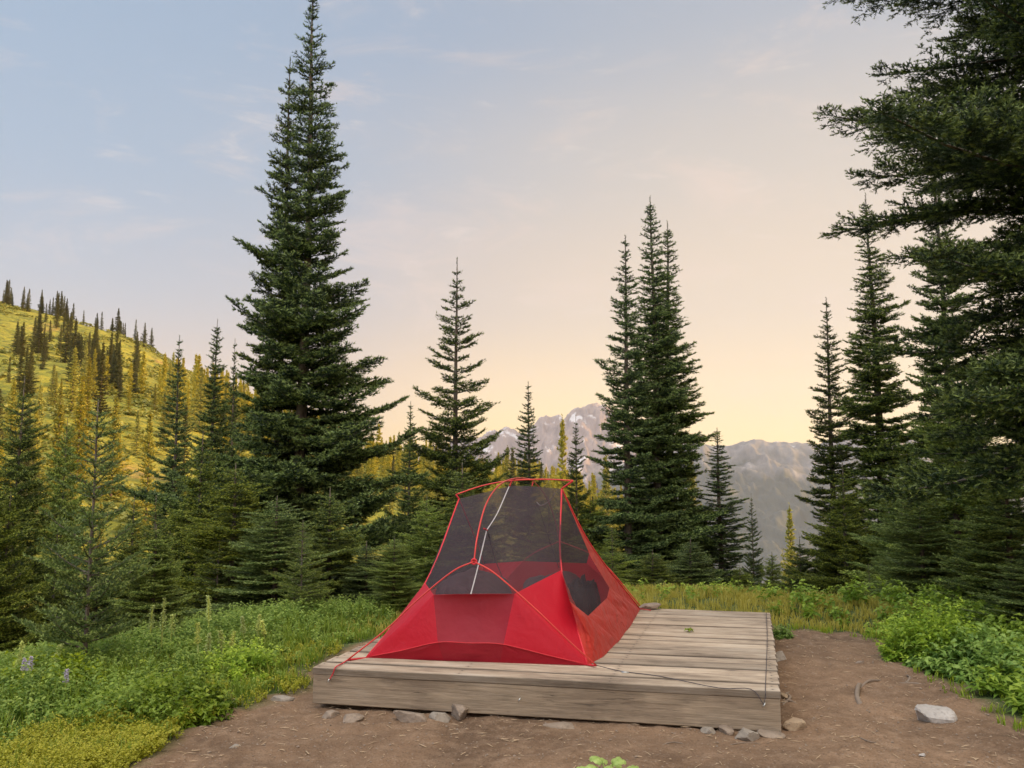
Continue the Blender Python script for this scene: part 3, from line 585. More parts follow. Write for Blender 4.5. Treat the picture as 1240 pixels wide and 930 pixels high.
# pale green rosette at the bottom of the frame
def rosette():
    P=onz(737,948,0.); P[2]=gz1(P[0],P[1]); e=empty('leafy_seedling',P); tag(e,'bright pale green crinkled plant at the bottom centre of the photo','plant')
    r=np.random.default_rng(3)
    for i in range(15):
        a=i*2.4+r.uniform(-.2,.2); rad=.02+.012*i**.75; hgt=.115-.0045*i; L=.05+.012*r.random(); m=MB(); n=7; V_=[];F_=[]
        tilt=.9-.04*i
        for u in range(n):
            for w in range(n):
                uu=u/(n-1); ww=(w/(n-1)-.5)*2; wd=.5*L*math.sin(math.pi*min(1,uu*.88+.1))**.7
                x=rad+L*uu*math.cos(tilt*(1-uu*.9)); z=hgt-.03+L*uu*math.sin(tilt*(1-uu*.9))*.8-.012*ww*ww+.004*math.sin(uu*16)*math.cos(ww*7)
                yy=ww*wd; V_.append((x*math.cos(a)-yy*math.sin(a),x*math.sin(a)+yy*math.cos(a),z))
        for u in range(n-1):
            for w in range(n-1): F_.append((u*n+w,(u+1)*n+w,(u+1)*n+w+1,u*n+w+1))
        m.add(V_,F_); m.build('leaf',M['seedl'],e,True)
    s=MB()
    for i in range(15):
        a=i*2.4; rad=.02+.012*i**.75; s.tube([(0,0,-.01),(rad*.5*math.cos(a),rad*.5*math.sin(a),.04),(rad*math.cos(a),rad*math.sin(a),.085-.0045*i)],.0025,5)
    s.build('stems',M['seedl'],e)
def seedm():
    t=NT('seedling_leaf'); n=t.noise(t.ob(),60,4); c=t.mix(t.mp(n,.3,.7),(.24,.36,.06),(.45,.55,.17))
    return t.done(t.n('MixShader',{0:.3,1:t.bsdf(c,.5,t.bump(n,.6,.004)),2:t.n('BsdfTranslucent',{'Color':c}).outputs[0]}).outputs[0])
M['seedl']=seedm(); rosette()
# flower spikes (false hellebore) and lupines
SPK=[(180,800,.34),(194,812,.44),(205,800,.26),(252,790,.36),(239,815,.28),(249,818,.25),(269,812,.24),(295,795,.24),(310,792,.24),(276,806,.18),(321,792,.2),(16,852,.3),(58,848,.26)]
for i,(px,py,h) in enumerate(SPK):
    P=onz(px,py,0.); P[2]=gz1(P[0],P[1])+.03; h*=.78; e=empty('flower_spike',P,i*1.3)
    tag(e,'tall pale green flower spike standing up from the left meadow','wildflower','pale green flower spikes in the left meadow')
    r=np.random.default_rng(i+50); m=MB(); lean=r.normal(0,.03,2); m.tube([(0,0,0),(lean[0],lean[1],h*1.05)],[.006,.004],6)
    st=m.build('stem',M['spike'],e)
    k=110; t=r.uniform(.45,1.05,k); a=r.uniform(0,6.28,k); rd=.012*(1.15-t)/.7+.005
    c=np.stack([lean[0]*t+np.cos(a)*rd,lean[1]*t+np.sin(a)*rd,h*t],-1); v,f,tt=plants(c,np.full(k,.008),r,(1,1),(2,2),.016,.010,.5)
    link('florets',npmesh('florets',v,f,M['spike'],{'tip':tt}),e)
for i,(px,py,h) in enumerate([(15,872,.22),(7,869,.20),(60,880,.19)]):
    P=onz(px,py,0.); P[2]=gz1(P[0],P[1]); P[1]+=.12; e=empty('lupine_flower',P); tag(e,'small pale purple lupine head among the left meadow leaves','wildflower','pale purple lupines in the left meadow')
    r=np.random.default_rng(i+90); MB().tube([(0,0,0),(.01,0,h)],[.003,.002],5).build('stem',M['spike'],e)
    k=90; t=r.uniform(.72,1.05,k); a=r.uniform(0,6.28,k); rd=.012*(1.2-t)/.5+.002
    c=np.stack([np.cos(a)*rd+.01*t,np.sin(a)*rd,h*t],-1); v,f,tt=plants(c,np.full(k,.006),r,(1,1),(1,2),.011,.008,.5)
    link('petals',npmesh('petals',v,f,M['lupine']),e)
# ------------------------------------------------------------------ tent platform
DZ=.2
dFL=onz(379,807.5,DZ); dFR=onz(945.5,836.8,DZ); dBR=onz(933,741,DZ)
ex=(dFR-dFL); WX=np.linalg.norm(ex); ex/=WX; ey=(dBR-dFR); LY=np.linalg.norm(ey); ey/=LY
ang=math.atan2(ex[1],ex[0])
deck=empty('tent_platform',(dFL[0],dFL[1],0),ang); tag(deck,'square low wooden tent platform of weathered grey boards','wooden platform')
eyl=np.array([ey@ex, ey@np.array([-ex[1],ex[0],0]),0]); eyl/=np.linalg.norm(eyl)
nbd=17; pitch=LY/nbd; rd=random.Random(4)
def bevbox(L,w,h,b=.004,seed=0,nseg=14,wav=.0016):
    """board along x with rounded long edges and slight waviness"""
    r=random.Random(seed); prof=[(0,b),(b,0),(w-b,0),(w,b),(w,h-b),(w-b,h),(b,h),(0,h-b)]; V_=[];F_=[]
    ph=[r.uniform(0,6) for _ in range(4)]; cup=r.uniform(-.0015,.002)
    for i in range(nseg+1):
        x=L*i/nseg; dy=wav*math.sin(i*.9+ph[0])+wav*math.sin(i*2.1+ph[1])*.5; dz=wav*.8*math.sin(i*.7+ph[2])
        for (y,z) in prof: V_.append((x,y+dy*(1 if y>w/2 else .6),z+dz+(cup if b<y<w-b else 0)))
    for i in range(nseg):
        for k in range(8): F_.append((i*8+k,(i+1)*8+k,(i+1)*8+(k+1)%8,i*8+(k+1)%8))
    F_+=[tuple(range(8)),tuple(nseg*8+k for k in range(8))[::-1]]
    return MB().add(V_,F_)
for i in range(nbd):
    b=bevbox(WX+rd.uniform(-.002,.003),pitch-.012-rd.uniform(0,.004),.038,.004,i+10).build('deck_board',M['deck'],deck)
    p=eyl*(pitch*i); b.location=(p[0]+rd.uniform(-.002,.001),p[1],DZ-.038+rd.uniform(-.0035,.0035))
BH=.158
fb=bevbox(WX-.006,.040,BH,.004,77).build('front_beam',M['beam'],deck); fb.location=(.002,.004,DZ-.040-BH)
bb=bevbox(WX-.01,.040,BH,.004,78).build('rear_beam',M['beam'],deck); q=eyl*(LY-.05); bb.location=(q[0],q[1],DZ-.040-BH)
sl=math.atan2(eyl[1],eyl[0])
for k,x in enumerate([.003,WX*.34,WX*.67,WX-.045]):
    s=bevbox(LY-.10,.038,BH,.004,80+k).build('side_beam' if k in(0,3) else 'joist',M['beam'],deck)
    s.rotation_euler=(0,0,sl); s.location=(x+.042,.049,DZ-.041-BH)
def screw_eye(u,z):
    m=MB(); m.tube([(0,.004,0),(0,-.012,0)],.0022,8)
    c=curve([(0,-.012,0),(.0,-.014,.005),(0,-.022,.009),(0,-.031,.004),(0,-.031,-.005),(0,-.022,-.010),(0,-.014,-.006)],24); m.tube(c,.0032,7)
    o=m.build('screw_eye',M['metal'],deck,True); o.location=(u,.004,z); o.rotation_euler=(0,.5,0)
    return o
def du(px,py):   # distance along the front face of a pixel
    d=ray(px,py); n=np.array([-ex[1],ex[0],0]); l=((dFL-CC)@n)/(d@n); P=CC+d*l; return float((P-dFL)@ex),float(P[2])
EYES=[du(400,823),du(630,846),du(925,852)]
for u,z in EYES: screw_eye(u,z)
# stones on which the beams rest
def stone(name,loc,size,mat,label,seed,cat='rock',rz=0.,cuts=9,group=None,flat=.0):
    """angular stone: convex hull-like shape made by clipping a sphere with random planes"""
    r=np.random.default_rng(seed); n=18; V_=[];F_=[]
    dirs=[]
    for i in range(n+1):
        for j in range(2*n):
            a=math.pi*i/n;b=math.pi*j/n; dirs.append((math.sin(a)*math.cos(b),math.sin(a)*math.sin(b),math.cos(a)))
    D=np.array(dirs); N=nrm(r.normal(0,1,(cuts,3))); N=np.concatenate([N,[[0,0,1]],[[0,0,-1.]]]); off=np.append(r.uniform(.55,.85,cuts),[.7,.6])
    dot=np.maximum(D@N.T,1e-3); rad=np.min(off/dot,axis=1); rad=np.minimum(rad,1.15)
    P=D*rad[:,None]; P=P*(1+.06*(fbm(P[:,0]*3+P[:,2]*2,P[:,1]*3,4,seed)-.5))[:,None]; P*=np.array(size)
    for i in range(n):
        for j in range(2*n): F_.append((i*2*n+j,(i+1)*2*n+j,(i+1)*2*n+(j+1)%(2*n),i*2*n+(j+1)%(2*n)))
    me=MB().add(P,F_).mesh(name,M[mat]); o=link(name,me,loc=loc); o.rotation_euler=(r.uniform(-.15,.15),r.uniform(-.15,.15),rz); tag(o,label,cat,group); return o
def stone_px(px,py,size,mat,label,seed,sink=.35,**k):
    P=onz(px,py,0.); z=gz1(P[0],P[1]); P=onz(px,py,z); P[1]+=size[1]*.5
    return stone('rock',(P[0],P[1],z+size[2]*(.6-sink)),size,mat,label,seed,**k)
stone_px(1136,876,(.105,.085,.075),'rockw','pale grey peaked rock lying alone on the right side of the dirt path',5,rz=.3,cuts=6)
stone_px(339,849,(.068,.045,.026),'rockg','flat grey stone at the meadow edge left of the platform',6)
stone_px(962,884,(.060,.05,.045),'rockb','tan chunky stone right beside the front right corner of the platform',7,cuts=7)
stone_px(906,895,(.055,.05,.04),'rockg','tilted grey stone in front of the platform near its right corner',8,rz=.5,cuts=7)
stone_px(936,893,(.06,.05,.024),'rockd','flat stone just under the front right corner of the platform',9)
stone_px(859,889,(.035,.04,.026),'rockg','small light stone under the beam, leftmost of the right corner stones',10)
stone_px(881,888,(.045,.05,.03),'rockd','dark blocky stone half under the beam near the right corner',11)
stone_px(498,875,(.10,.06,.045),'rockd','wide dusty stone under the front beam left of its middle',12)
stone_px(535,873,(.06,.05,.035),'rockg','slanted slab of stone under the beam beside the wide dusty stone',13)
stone_px(424,873,(.06,.05,.035),'rockd','dusty stone under the front beam near the left corner',14)
stone_px(400,868,(.06,.05,.03),'rockd','low stone nearest the left corner under the platform',15)
stone_px(679,881,(.08,.035,.022),'rockd','broad dusty stone buried in dirt before the middle of the beam',16,sink=.5)
stone_px(556,868,(.05,.10,.06),'beamstone' if 0 else 'rockd','upright block carrying the front beam left of the middle eye',17)
stone_px(947,800,(.055,.09,.04),'rockg','grey stone wedged against the right side of the platform, towards the back',18)
stone_px(897,917,(.03,.02,.012),'rockb','little tan pebble in the dirt in front of the right corner',19) if 0 else None
stone_px(1118,916,(.020,.014,.011),'rockw','small white pebble on the dirt at the lower right',20)
stone_px(1042,803,(.03,.02,.012),'rockd','small dark stone on the far part of the dirt path',21)
stone_px(950,845,(.02,.05,.02),'rockb','thin pale stone beside the platform near its front right corner',22)
stone_px(284,906,(.028,.02,.012),'rockg','small grey stone in the dirt at the lower left',23)
P=onz(788,739,DZ); stone('rock',(P[0],P[1]+.05,DZ+.022),(.085,.05,.035),'rockd','dark flat rock holding the tent cord at the far edge of the platform',24)
# roots and sticks
def stick(pts,r,label,name='exposed_root',cat='root'):
    Q=[]
    for i,(px,py) in enumerate(pts): P=onz(px,py,0.); z=gz1(P[0],P[1]); P=onz(px,py,z); Q.append((P[0],P[1],P[2]+r*.35+(.004 if 0<i<len(pts)-1 else -.012)))
    c=curve(Q,20); k=np.linspace(0,1,len(c)); o=MB().tube(c,r*(1-.5*k)*(1+.25*(vn(k*14,k*0,len(pts))-.5)),9).build(name,M['root'],None,True); return tag(o,label,cat)
stick([(1042,853),(1038,845),(1040,832),(1044,828)],.017,'short grey root poking out of the path right of the platform')
stick([(1041,832),(1052,826),(1066,822)],.009,'thin root branching right from the short grey root')
stick([(948,853),(957,846),(952,842),(958,836)],.010,'forked root against the right side of the platform near the front')
stick([(946,850),(956,850),(968,853)],.010,'pale root lying flat beside the front right corner')
stick([(1096,828),(1102,822),(1098,816)],.009,'crooked little root before the large leafy bush')
stick([(1090,826),(1110,829),(1128,831)],.008,'dark root lying along the path edge near the bush')
stick([(868,906),(895,901),(930,898)],.003,'thin pale twig on the dirt before the right corner','twig','twig')
stick([(1040,890),(1052,899),(1068,898)],.004,'small bent twig on the dirt below the short grey root','twig','twig')
stick([(790,905),(815,900),(842,903)],.003,'thin twig on the dirt below the platform middle','twig','twig')
# loose gravel
def gravel():
    r=np.random.default_rng(8); n=6500; x=r.uniform(-2.4,3.4,n); y=r.uniform(3.3,7.2,n); d=sdpoly(x,y); k=(d<.12)&(fbm(x*2,y*2,3,71)+r.random(n)*.35>.55); x=x[k];y=y[k]; n=len(x)
    s=.0022+.0065*r.random(n)**3.5; O=np.array([(1,0,0),(-1,0,0),(0,1,0),(0,-1,0),(0,0,.7),(0,0,-.7)],float); FF=np.array([(0,2,4),(2,1,4),(1,3,4),(3,0,4),(2,0,5),(1,2,5),(3,1,5),(0,3,5)])
    c=np.stack([x,y,gz(x,y,True)+s*.25],-1); V_=O[None]*s[:,None,None]*r.uniform(.55,1.3,(n,6,1)); a=r.uniform(0,6.28,n); ca,sa=np.cos(a)[:,None],np.sin(a)[:,None]
    V_=np.stack([V_[:,:,0]*ca-V_[:,:,1]*sa,V_[:,:,0]*sa+V_[:,:,1]*ca,V_[:,:,2]],-1)+c[:,None,:]
    F_=(np.arange(n)*6)[:,None,None]+FF; tag(link('gravel',npmesh('gravel',V_.reshape(-1,3),F_.reshape(-1,3),M['rockd'])),'loose grit and tiny stones scattered on the dirt','gravel',kind='stuff')
    # needles, bark flakes and bits of twig
    n=2600; x=r.uniform(-2.2,3.4,n); y=r.uniform(3.3,7.4,n); k=(sdpoly(x,y)<.25); x=x[k];y=y[k];n=len(x); a=r.uniform(0,6.28,n); L=.006+.022*r.random(n)**2; w=.0012+.002*r.random(n)**3
    c=np.stack([x,y,gz(x,y,True)+.005],-1); d=np.stack([np.cos(a),np.sin(a),r.normal(0,.12,n)],-1)*L[:,None]; s_=np.stack([-np.sin(a),np.cos(a),a*0],-1)*w[:,None]
    V_=np.stack([c-d-s_,c-d+s_,c+d+s_,c+d-s_,c+np.array([0,0,.003])],1); F_=(np.arange(n)*5)[:,None,None]+np.array([(0,1,4),(1,2,4),(2,3,4),(3,0,4)])
    tag(link('forest_litter',npmesh('litter',V_.reshape(-1,3),F_.reshape(-1,3),M['litter'])),'dry needles and twig bits strewn on the dirt','litter',kind='stuff')
M['litter']=plain('dry_litter',(.36,.26,.16),.9); gravel()
# green sprig lying on the deck
def sprig():
    P=onz(835,765,DZ); e=empty('green_sprig',(P[0],P[1],DZ+.002)); tag(e,'tiny green leaf sprig lying on the platform boards','leaf')
    r=np.random.default_rng(2); v,f,t=plants(np.zeros((4,3)),np.full(4,.03),r,(2,3),(3,4),.035,.016,1.4); link('leaves',npmesh('sprig',v,f,M['leafv'],{'tip':t}),e)
sprig()
# ------------------------------------------------------------------ tent
TA=np.array([-.854,5.021,DZ]); TU=np.array([1.28,-.194,0]); TV=np.array([.598,2.002,0])
tent=empty('tent',(float(TA[0]),float(TA[1]),DZ)); tag(tent,'red and grey two-person mesh tent without its fly, on the wooden platform','tent')
TL=lambda s,t,w: TU*s+TV*t+np.array([0,0,w])     # tent coordinates -> local
def on_t(px,py,t):
    d=ray(px,py); n=np.cross(TU,[0,0,1.]); P0=TA+TV*t; l=((P0-CC)@n)/(d@n); P=CC+d*l-TA; M_=np.array([TU[:2],TV[:2]]).T; s,tt=np.linalg.solve(M_,P[:2]); return (float(s),float(tt),float(P[2]))
def panel(name,quads,mat,n=14,wr=.006,seed=1,parent=None,bulge=0.,fr=5.):
    """list of quads/triangles in (s,t,w); each is a bilinear patch, displaced along its normal by folds that vanish at its borders"""
    mb=MB()
    for qi,q in enumerate(quads):
        q=[TL(*p) for p in q]
        if len(q)==3: q=[q[0],q[1],q[2],q[2]]
        a,b,c,d=q; nn=nrm(np.cross(c-a,b-a) if np.linalg.norm(np.cross(c-a,b-a))>1e-6 else np.cross(d-a,b-a)); V_=[];F_=[]
        if nn@(((a+b+c+d)/4)-TL(.5,.5,.2))<0: nn=-nn
        for i in range(n+1):
            for j in range(n+1):
                u,v=i/n,j/n; p=(a*(1-u)+b*u)*(1-v)+(d*(1-u)+c*u)*v; e=(4*u*(1-u))**.7*(4*v*(1-v))**.7
                f=(float(fbm(u*fr+seed*3.1+qi,v*fr*.7,3,seed+qi))-.5)*2; V_.append(p+nn*(wr*f*e+bulge*e))
        for i in range(n):
            for j in range(n): F_.append((i*(n+1)+j,(i+1)*(n+1)+j,(i+1)*(n+1)+j+1,i*(n+1)+j+1))
        mb.add(V_,F_)
    o=mb.build(name,mat,parent or tent,True)
    return o
A=(0,0,0);B=(1,0,0);BR=(1,1,0);BL=(0,1,0)
T_=(.5,.36,.995); T2=(.5,.60,.985)
Lf=on_t(556,604,.385); Rf=on_t(680,592,.385)
zb=(.5,-.02,.385); loL=on_t(525,720,.03); loR=on_t(623,719,.03)
sL=on_t(515,706,.14); sR=on_t(680,690,.20)
# bottom points of the near end: the fabric rises steeply then leans back
b0=(.36,.0,0); b1_=(.615,.0,0)
c0=(.336,-.006,.105); c1=(.632,-.006,.105)
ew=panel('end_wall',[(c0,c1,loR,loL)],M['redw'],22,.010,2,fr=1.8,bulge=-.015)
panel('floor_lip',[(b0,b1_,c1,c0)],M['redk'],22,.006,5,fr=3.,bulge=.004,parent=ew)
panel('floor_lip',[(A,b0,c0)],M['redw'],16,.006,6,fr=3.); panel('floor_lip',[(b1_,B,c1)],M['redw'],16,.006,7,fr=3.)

panel('corner_panel',[(A,c0,loL),(A,loL,sL)],M['red'],16,.010,3,bulge=.006,fr=2.2)
panel('corner_panel',[(c1,B,loR),(B,sR,loR)],M['red'],16,.010,4,bulge=.006,fr=2.2)
# near mesh
panel('mesh_panel',[(sL,loL,T_,Lf),(loL,zb,T_),(zb,loR,T_),(loR,sR,Rf,T_)],M['net'],12,.004,5)
panel('mesh_roof',[(Lf,T_,T2,Lf),(T_,Rf,Rf,T2)],M['net'],8,.003,6)
# right side: window of mesh over a strip of nylon
def on_side(px,py):
    a,b,c=[TL(*p)+TA for p in (Rf,B,BR)]; n=np.cross(b-a,c-a); d=ray(px,py); P=CC+d*(((a-CC)@n)/(d@n))-TA
    s,t=np.linalg.solve(np.array([TU[:2],TV[:2]]).T,P[:2]); return (float(s),float(t),float(P[2]))
K=on_side(716,661); m0=on_side(690,728); m1=on_side(712,746); m2=on_side(735,724); m3=on_side(738,712); m4=on_side(716,676)
f1=(1.03,.10,0);f2=(1.04,.35,0);f3=(1.03,.65,0)
panel('mesh_window',[(sR,m0,m1,m2),(sR,m2,m3,m4),(sR,m4,Rf)],M['net'],12,.004,7)
panel('side_wall',[(B,f1,m0,sR),(f1,f2,m1,m0),(f2,f3,m2,m1),(f3,BR,m3,m2)],M['redo'],16,.012,8,bulge=.012,fr=8.)
panel('side_wall_rear',[(BR,m3,m4,K),(K,m4,Rf)],M['redo'],14,.006,9)
# left side mirrored, far end, floor
KL=(.13,.78,.385)
panel('side_wall',[(A,(-.03,.33,0),(.08,.30,.30),sL),((-.03,.33,0),(-.03,.66,0),(.08,.62,.30),(.08,.30,.30)),((-.03,.66,0),BL,KL,(.08,.62,.30))],M['redo'],10,.008,10)
panel('mesh_window',[(sL,(.08,.30,.30),(.08,.62,.30),Lf),(Lf,(.08,.62,.30),KL)],M['net'],10,.004,11)
KR=K; rl=(.28,.98,.37); rr_=(.68,.98,.36)
panel('end_wall',[(BL,BR,rr_,rl)],M['red'],14,.010,12); panel('corner_panel',[(BL,rl,KL)],M['red'],10,.004,13); panel('corner_panel',[(BR,KR,rr_)],M['red'],10,.004,14)
panel('mesh_panel',[(KL,rl,T2,Lf),(rl,rr_,T2),(rr_,KR,Rf,T2)],M['net'],10,.004,15)
panel('floor',[((0,0,.006),(1,0,.006),(1,1,.006),(0,1,.006))],M['redd'],8,.002,16)
def seam(pts,r,mat,name,n=24,smooth=True):
    P=curve([TL(*p) for p in pts],n); return MB().tube(P,r,8).build(name,mat,tent,True)
lerp=lambda a,b,k:tuple(a[i]*(1-k)+b[i]*k for i in range(3))
seam([Rf,sR,B],.0055,M['trim'],'seam',16); seam([Lf,sL,A],.0055,M['trim'],'seam',16)
seam([Rf,K,BR],.0065,M['trim'],'seam',16); seam([Lf,KL,BL],.005,M['trim'],'seam',16)
# poles: hub with a Y to the near corners, spine over the top, cross bar
hub=on_t(574,680,-.01); ap=on_t(612,580,.34)
hub2=(.5,1.01,.53); footL=(-.045,-.05,.01); footR=on_t(722,808,-.02); footR=(footR[0],footR[1],.012)
spine=[hub,on_t(578,650,.02),on_t(588,612,.12),on_t(603,589,.24),on_t(620,580,.38),on_t(640,580,.52),(.5,.66,1.0),(.5,.80,.90),(.5,.93,.72),hub2]
seam(spine,.0050,M['pole'],'spine_pole',60)
def arc(a,b,up,n=20): m=tuple((a[i]+b[i])/2+(up if i==2 else 0) for i in range(3)); return [a,lerp(lerp(a,b,.25),m,.5) ,m,lerp(lerp(a,b,.75),m,.5),b]
seam([hub,on_t(548,692,-.02),on_t(505,727,-.03),on_t(468,762,-.04),footL],.0045,M['pole'],'leg_pole',24)
seam([hub,on_t(600,695,-.02),on_t(648,737,-.03),on_t(692,779,-.03),footR],.0045,M['pole'],'leg_pole',24)
seam([hub2,(.28,1.02,.38),(.0,1.03,.01)],.0045,M['pole'],'leg_pole',18); seam([hub2,(.75,1.02,.38),(1.0,1.03,.01)],.0045,M['pole'],'leg_pole',18)
cl=on_t(552,599,.385); cr=on_t(694,582,.385); ct=on_t(620,582,.40)
seam([cl,on_t(585,588,.41),ct,on_t(660,580.5,.41),cr],.0050,M['pole'],'cross_pole',30)
def ring(c,R1,r,mat,name):
    th=np.linspace(0,2*math.pi,17); n1=nrm(TU); c=TL(*c); P=[c+n1*R1*math.cos(t)+np.array([0,0,1.])*R1*math.sin(t) for t in th]; return MB().tube(P,r,7,False).build(name,mat,tent,True)
ring(hub,.014,.006,M['trim'],'hub'); 
for h_ in (.45,.72): 
    pass
def band(pts,w,name,mat,n=20,off=.004):
    P=curve([TL(*p) for p in pts],n); V_=[];F_=[]; side=nrm(TU)
    for i,p in enumerate(P): V_+= [p-side*w/2-TV*off,p+side*w/2-TV*off,p+side*w/2-TV*(off+.0018),p-side*w/2-TV*(off+.0018)]
    for i in range(len(P)-1):
        for k in range(4): F_.append((i*4+k,i*4+(k+1)%4,(i+1)*4+(k+1)%4,(i+1)*4+k))
    return MB().add(V_,F_).build(name,mat,tent)
seam([(.02,.0,.012),(.16,-.008,.05),(.338,-.009,.106),(.48,-.009,.107),(.63,-.009,.106),(.84,-.008,.05),(.98,0,.012)],.0022,M['trim'],'hem_seam',30)
# zipper from the red edge up to the peak
zm=on_t(590,642,.10); zb2=on_t(571,719,-.02); zt=on_t(617,589,.35)
band([zb2,on_t(579,688,.03),zm],.006,'zipper',M['zip']); band([zm,on_t(603,621,.20),zt],.006,'zipper',M['zip'])
# clips from fabric to pole
for a,b in [(zm,on_t(586,640,.03)),(zt,on_t(620,581,.36)),(T2,(.5,.62,1.02))]:
    seam([a,lerp(a,b,.5),b],.0045,M['strap'],'clip',6)
for p,q in ((Lf,cl),(Rf,cr)): seam([p,lerp(p,q,.5),q],.006,M['strap'],'corner_strap',6)
seam([A,lerp(A,footL,.5),footL],.006,M['strap'],'stake_loop',6); seam([(1,0,.005),lerp(B,footR,.6),footR],.006,M['strap'],'stake_loop',6)
# inner gathered loops and bottom hem
band([loL,zb2,loR],.012,'hem',M['trim'],16)
seam([on_t(650,608,.62),on_t(655,612,.6),on_t(665,607,.55),on_t(672,597,.5)],.0035,M['zip'],'gear_loop',12)
seam([on_t(651,610,.7),on_t(664,650,.85),on_t(677,688,.95)],.003,M['dark'],'rear_zipper',12)
seam([on_t(591,645,.12),on_t(600,678,.5),on_t(611,705,.9)],.003,M['dark'],'inner_cord',12)
# gear inside
def lump(name,c,size,mat,label,seed,cat,amp=.35,sp=2.2,rz=0.):
    n=28; D=[]; 
    for i in range(n+1):
        for j in range(2*n): a=math.pi*i/n;b=math.pi*j/n; D.append((math.sin(a)*math.cos(b),math.sin(a)*math.sin(b),math.cos(a)))
    D=np.array(D); f=fbm(D[:,0]*sp+D[:,2]*1.7+seed,D[:,1]*sp+D[:,2]*.9,5,seed); P=D*(1+amp*(f-.5)*2)[:,None]*np.array(size); P[:,2]=np.maximum(P[:,2],-size[2]*.7)
    F_=[(i*2*n+j,(i+1)*2*n+j,(i+1)*2*n+(j+1)%(2*n),i*2*n+(j+1)%(2*n)) for i in range(n) for j in range(2*n)]
    w=TA+TL(*c); o=link(name,MB().add(P,F_).mesh(name,mat,True),loc=w+np.array([0,0,size[2]*.7+.012])); o.rotation_euler=(0,0,rz); tag(o,label,cat); return o
def pad(s0,s1,label,mat):
    m=MB(); n=18; w=(s1-s0)*1.28/5
    V_=[];F_=[]; nx_=30; ny_=20
    for k,(zf) in enumerate((1,-1)):
        for i in range(nx_+1):
            for j in range(ny_+1):
                u=i/nx_; v=j/ny_; z=.035+zf*(.028*(1-abs(2*u-1)**8)*(1-abs(2*v-1)**16)*(.8+.2*abs(math.sin(u*math.pi*5)))); V_.append(TL(s0+(s1-s0)*u,.06+.88*v,z+.012))
        o=k*(nx_+1)*(ny_+1)
        for i in range(nx_):
            for j in range(ny_):
                a=o+i*(ny_+1)+j; F_.append((a,a+1,a+ny_+2,a+ny_+1) if k else (a,a+ny_+1,a+ny_+2,a+1))
    o=m.add(V_,F_).build('sleeping_pad',mat,None,True); o.location=TA; tag(o,label,'sleeping pad')
pad(.06,.48,'red sleeping pad on the left half of the tent floor',M['redd']); pad(.52,.94,'red sleeping pad on the right half of the tent floor',M['redd'])
lump('sleeping_bag',(.27,.42,.06),(.24,.55,.20),M['bagc'],'rumpled dark red sleeping bag on the left inside the tent',5,'sleeping bag',.3,2.4,-.25)
lump('sleeping_bag',(.62,.62,.06),(.20,.46,.17),M['bagc'],'rumpled dark red sleeping bag on the right inside the tent',9,'sleeping bag',.35,2.6,-.3)
lump('stuff_sack',(.34,.14,.05),(.15,.12,.19),M['bagc'],'small red bundle behind the near end wall of the tent',15,'bag',.25,2.)
lump('clothes_pile',(.80,.36,.05),(.08,.24,.165),M['dark'],'black heap of clothes against the right mesh window inside the tent',21,'clothes',.7,4.4,-.28)
lump('clothes_pile',(.80,.60,.05),(.08,.18,.15),M['dark'],'dark puffy jacket behind the black heap inside the tent',25,'clothes',.65,4.4,-.28)
# guy lines
def cordln(pts,label,r=.0022,mat='cord',name='guy_line'):
    o=MB().tube(curve(pts,24),r,6).build(name,M[mat],None,True); return tag(o,label,'cord')
def fl(u,v,z): p=dFL+ex*u+ey*v; return np.array([p[0],p[1],z])
e0=fl(EYES[0][0]+.002,-.022,EYES[0][1]); e2=fl(EYES[2][0],-.022,EYES[2][1])
wfL=TL(*footL)+TA; wfR=TL(*footR)+TA
k1=onz(415,803,DZ+.004); cordln([wfL,k1,fl(EYES[0][0]+.03,-.002,DZ+.004),fl(EYES[0][0]+.02,-.012,DZ-.03),e0],'red cord from the near left tent corner to the left eye on the beam',.0035,'strap')
tn=onz(754,813,DZ+.005); cordln([wfR,tn,onz(800,819,DZ+.005),onz(870,833,DZ+.004),fl(EYES[2][0]-.06,-.006,DZ+.003),e2],'dark cord from the near right tent corner over the board to the right eye')
bk=onz(928,742,DZ+.004); cordln([bk,onz(929,775,DZ+.004),fl(EYES[2][0]+.01,.02,DZ+.004),fl(EYES[2][0]+.01,-.010,DZ-.02),e2+np.array([0,0,.004])],'dark cord running straight back along the right side of the platform',.0018)
def tensioner():
    P=onz(757,814,DZ+.006); o=MB().tube([(-.02,0,0),(.02,-.004,0)],.0035,8).build('line_tensioner',M['metal'],None,True); o.location=P; tag(o,'small metal line tensioner on the cord right of the tent','cord tensioner')
tensioner()
P=TA+TL(1,1,.006); cordln([P,(P+onz(788,739,DZ+.01))/2,onz(788,739,DZ+.01)],'short cord from the far right tent corner to the dark rock',.003,'strap')
# ------------------------------------------------------------------ haze
hz=MB().box((-9300,-9300,-560),(9300,9300,1500)).build('haze',None) if 0 else None
def haze():
    m=bpy.data.materials.new('haze_air'); m.use_nodes=True; t=m.node_tree; t.nodes.clear(); o=t.nodes.new('ShaderNodeOutputMaterial'); v=t.nodes.new('ShaderNodeVolumePrincipled')
    v.inputs['Color'].default_value=(.74,.79,.97,1); v.inputs['Density'].default_value=HAZE_D; v.inputs['Anisotropy'].default_value=.2; t.links.new(v.outputs[0],o.inputs['Volume'])
    me=MB().box((-5200,-5200,-620),(5200,7700,900)); o=me.build('haze',m); tag(o,kind='stuff',label='thin pale evening haze filling the valley air',cat='haze')
HAZE_D=6.5e-5
haze()
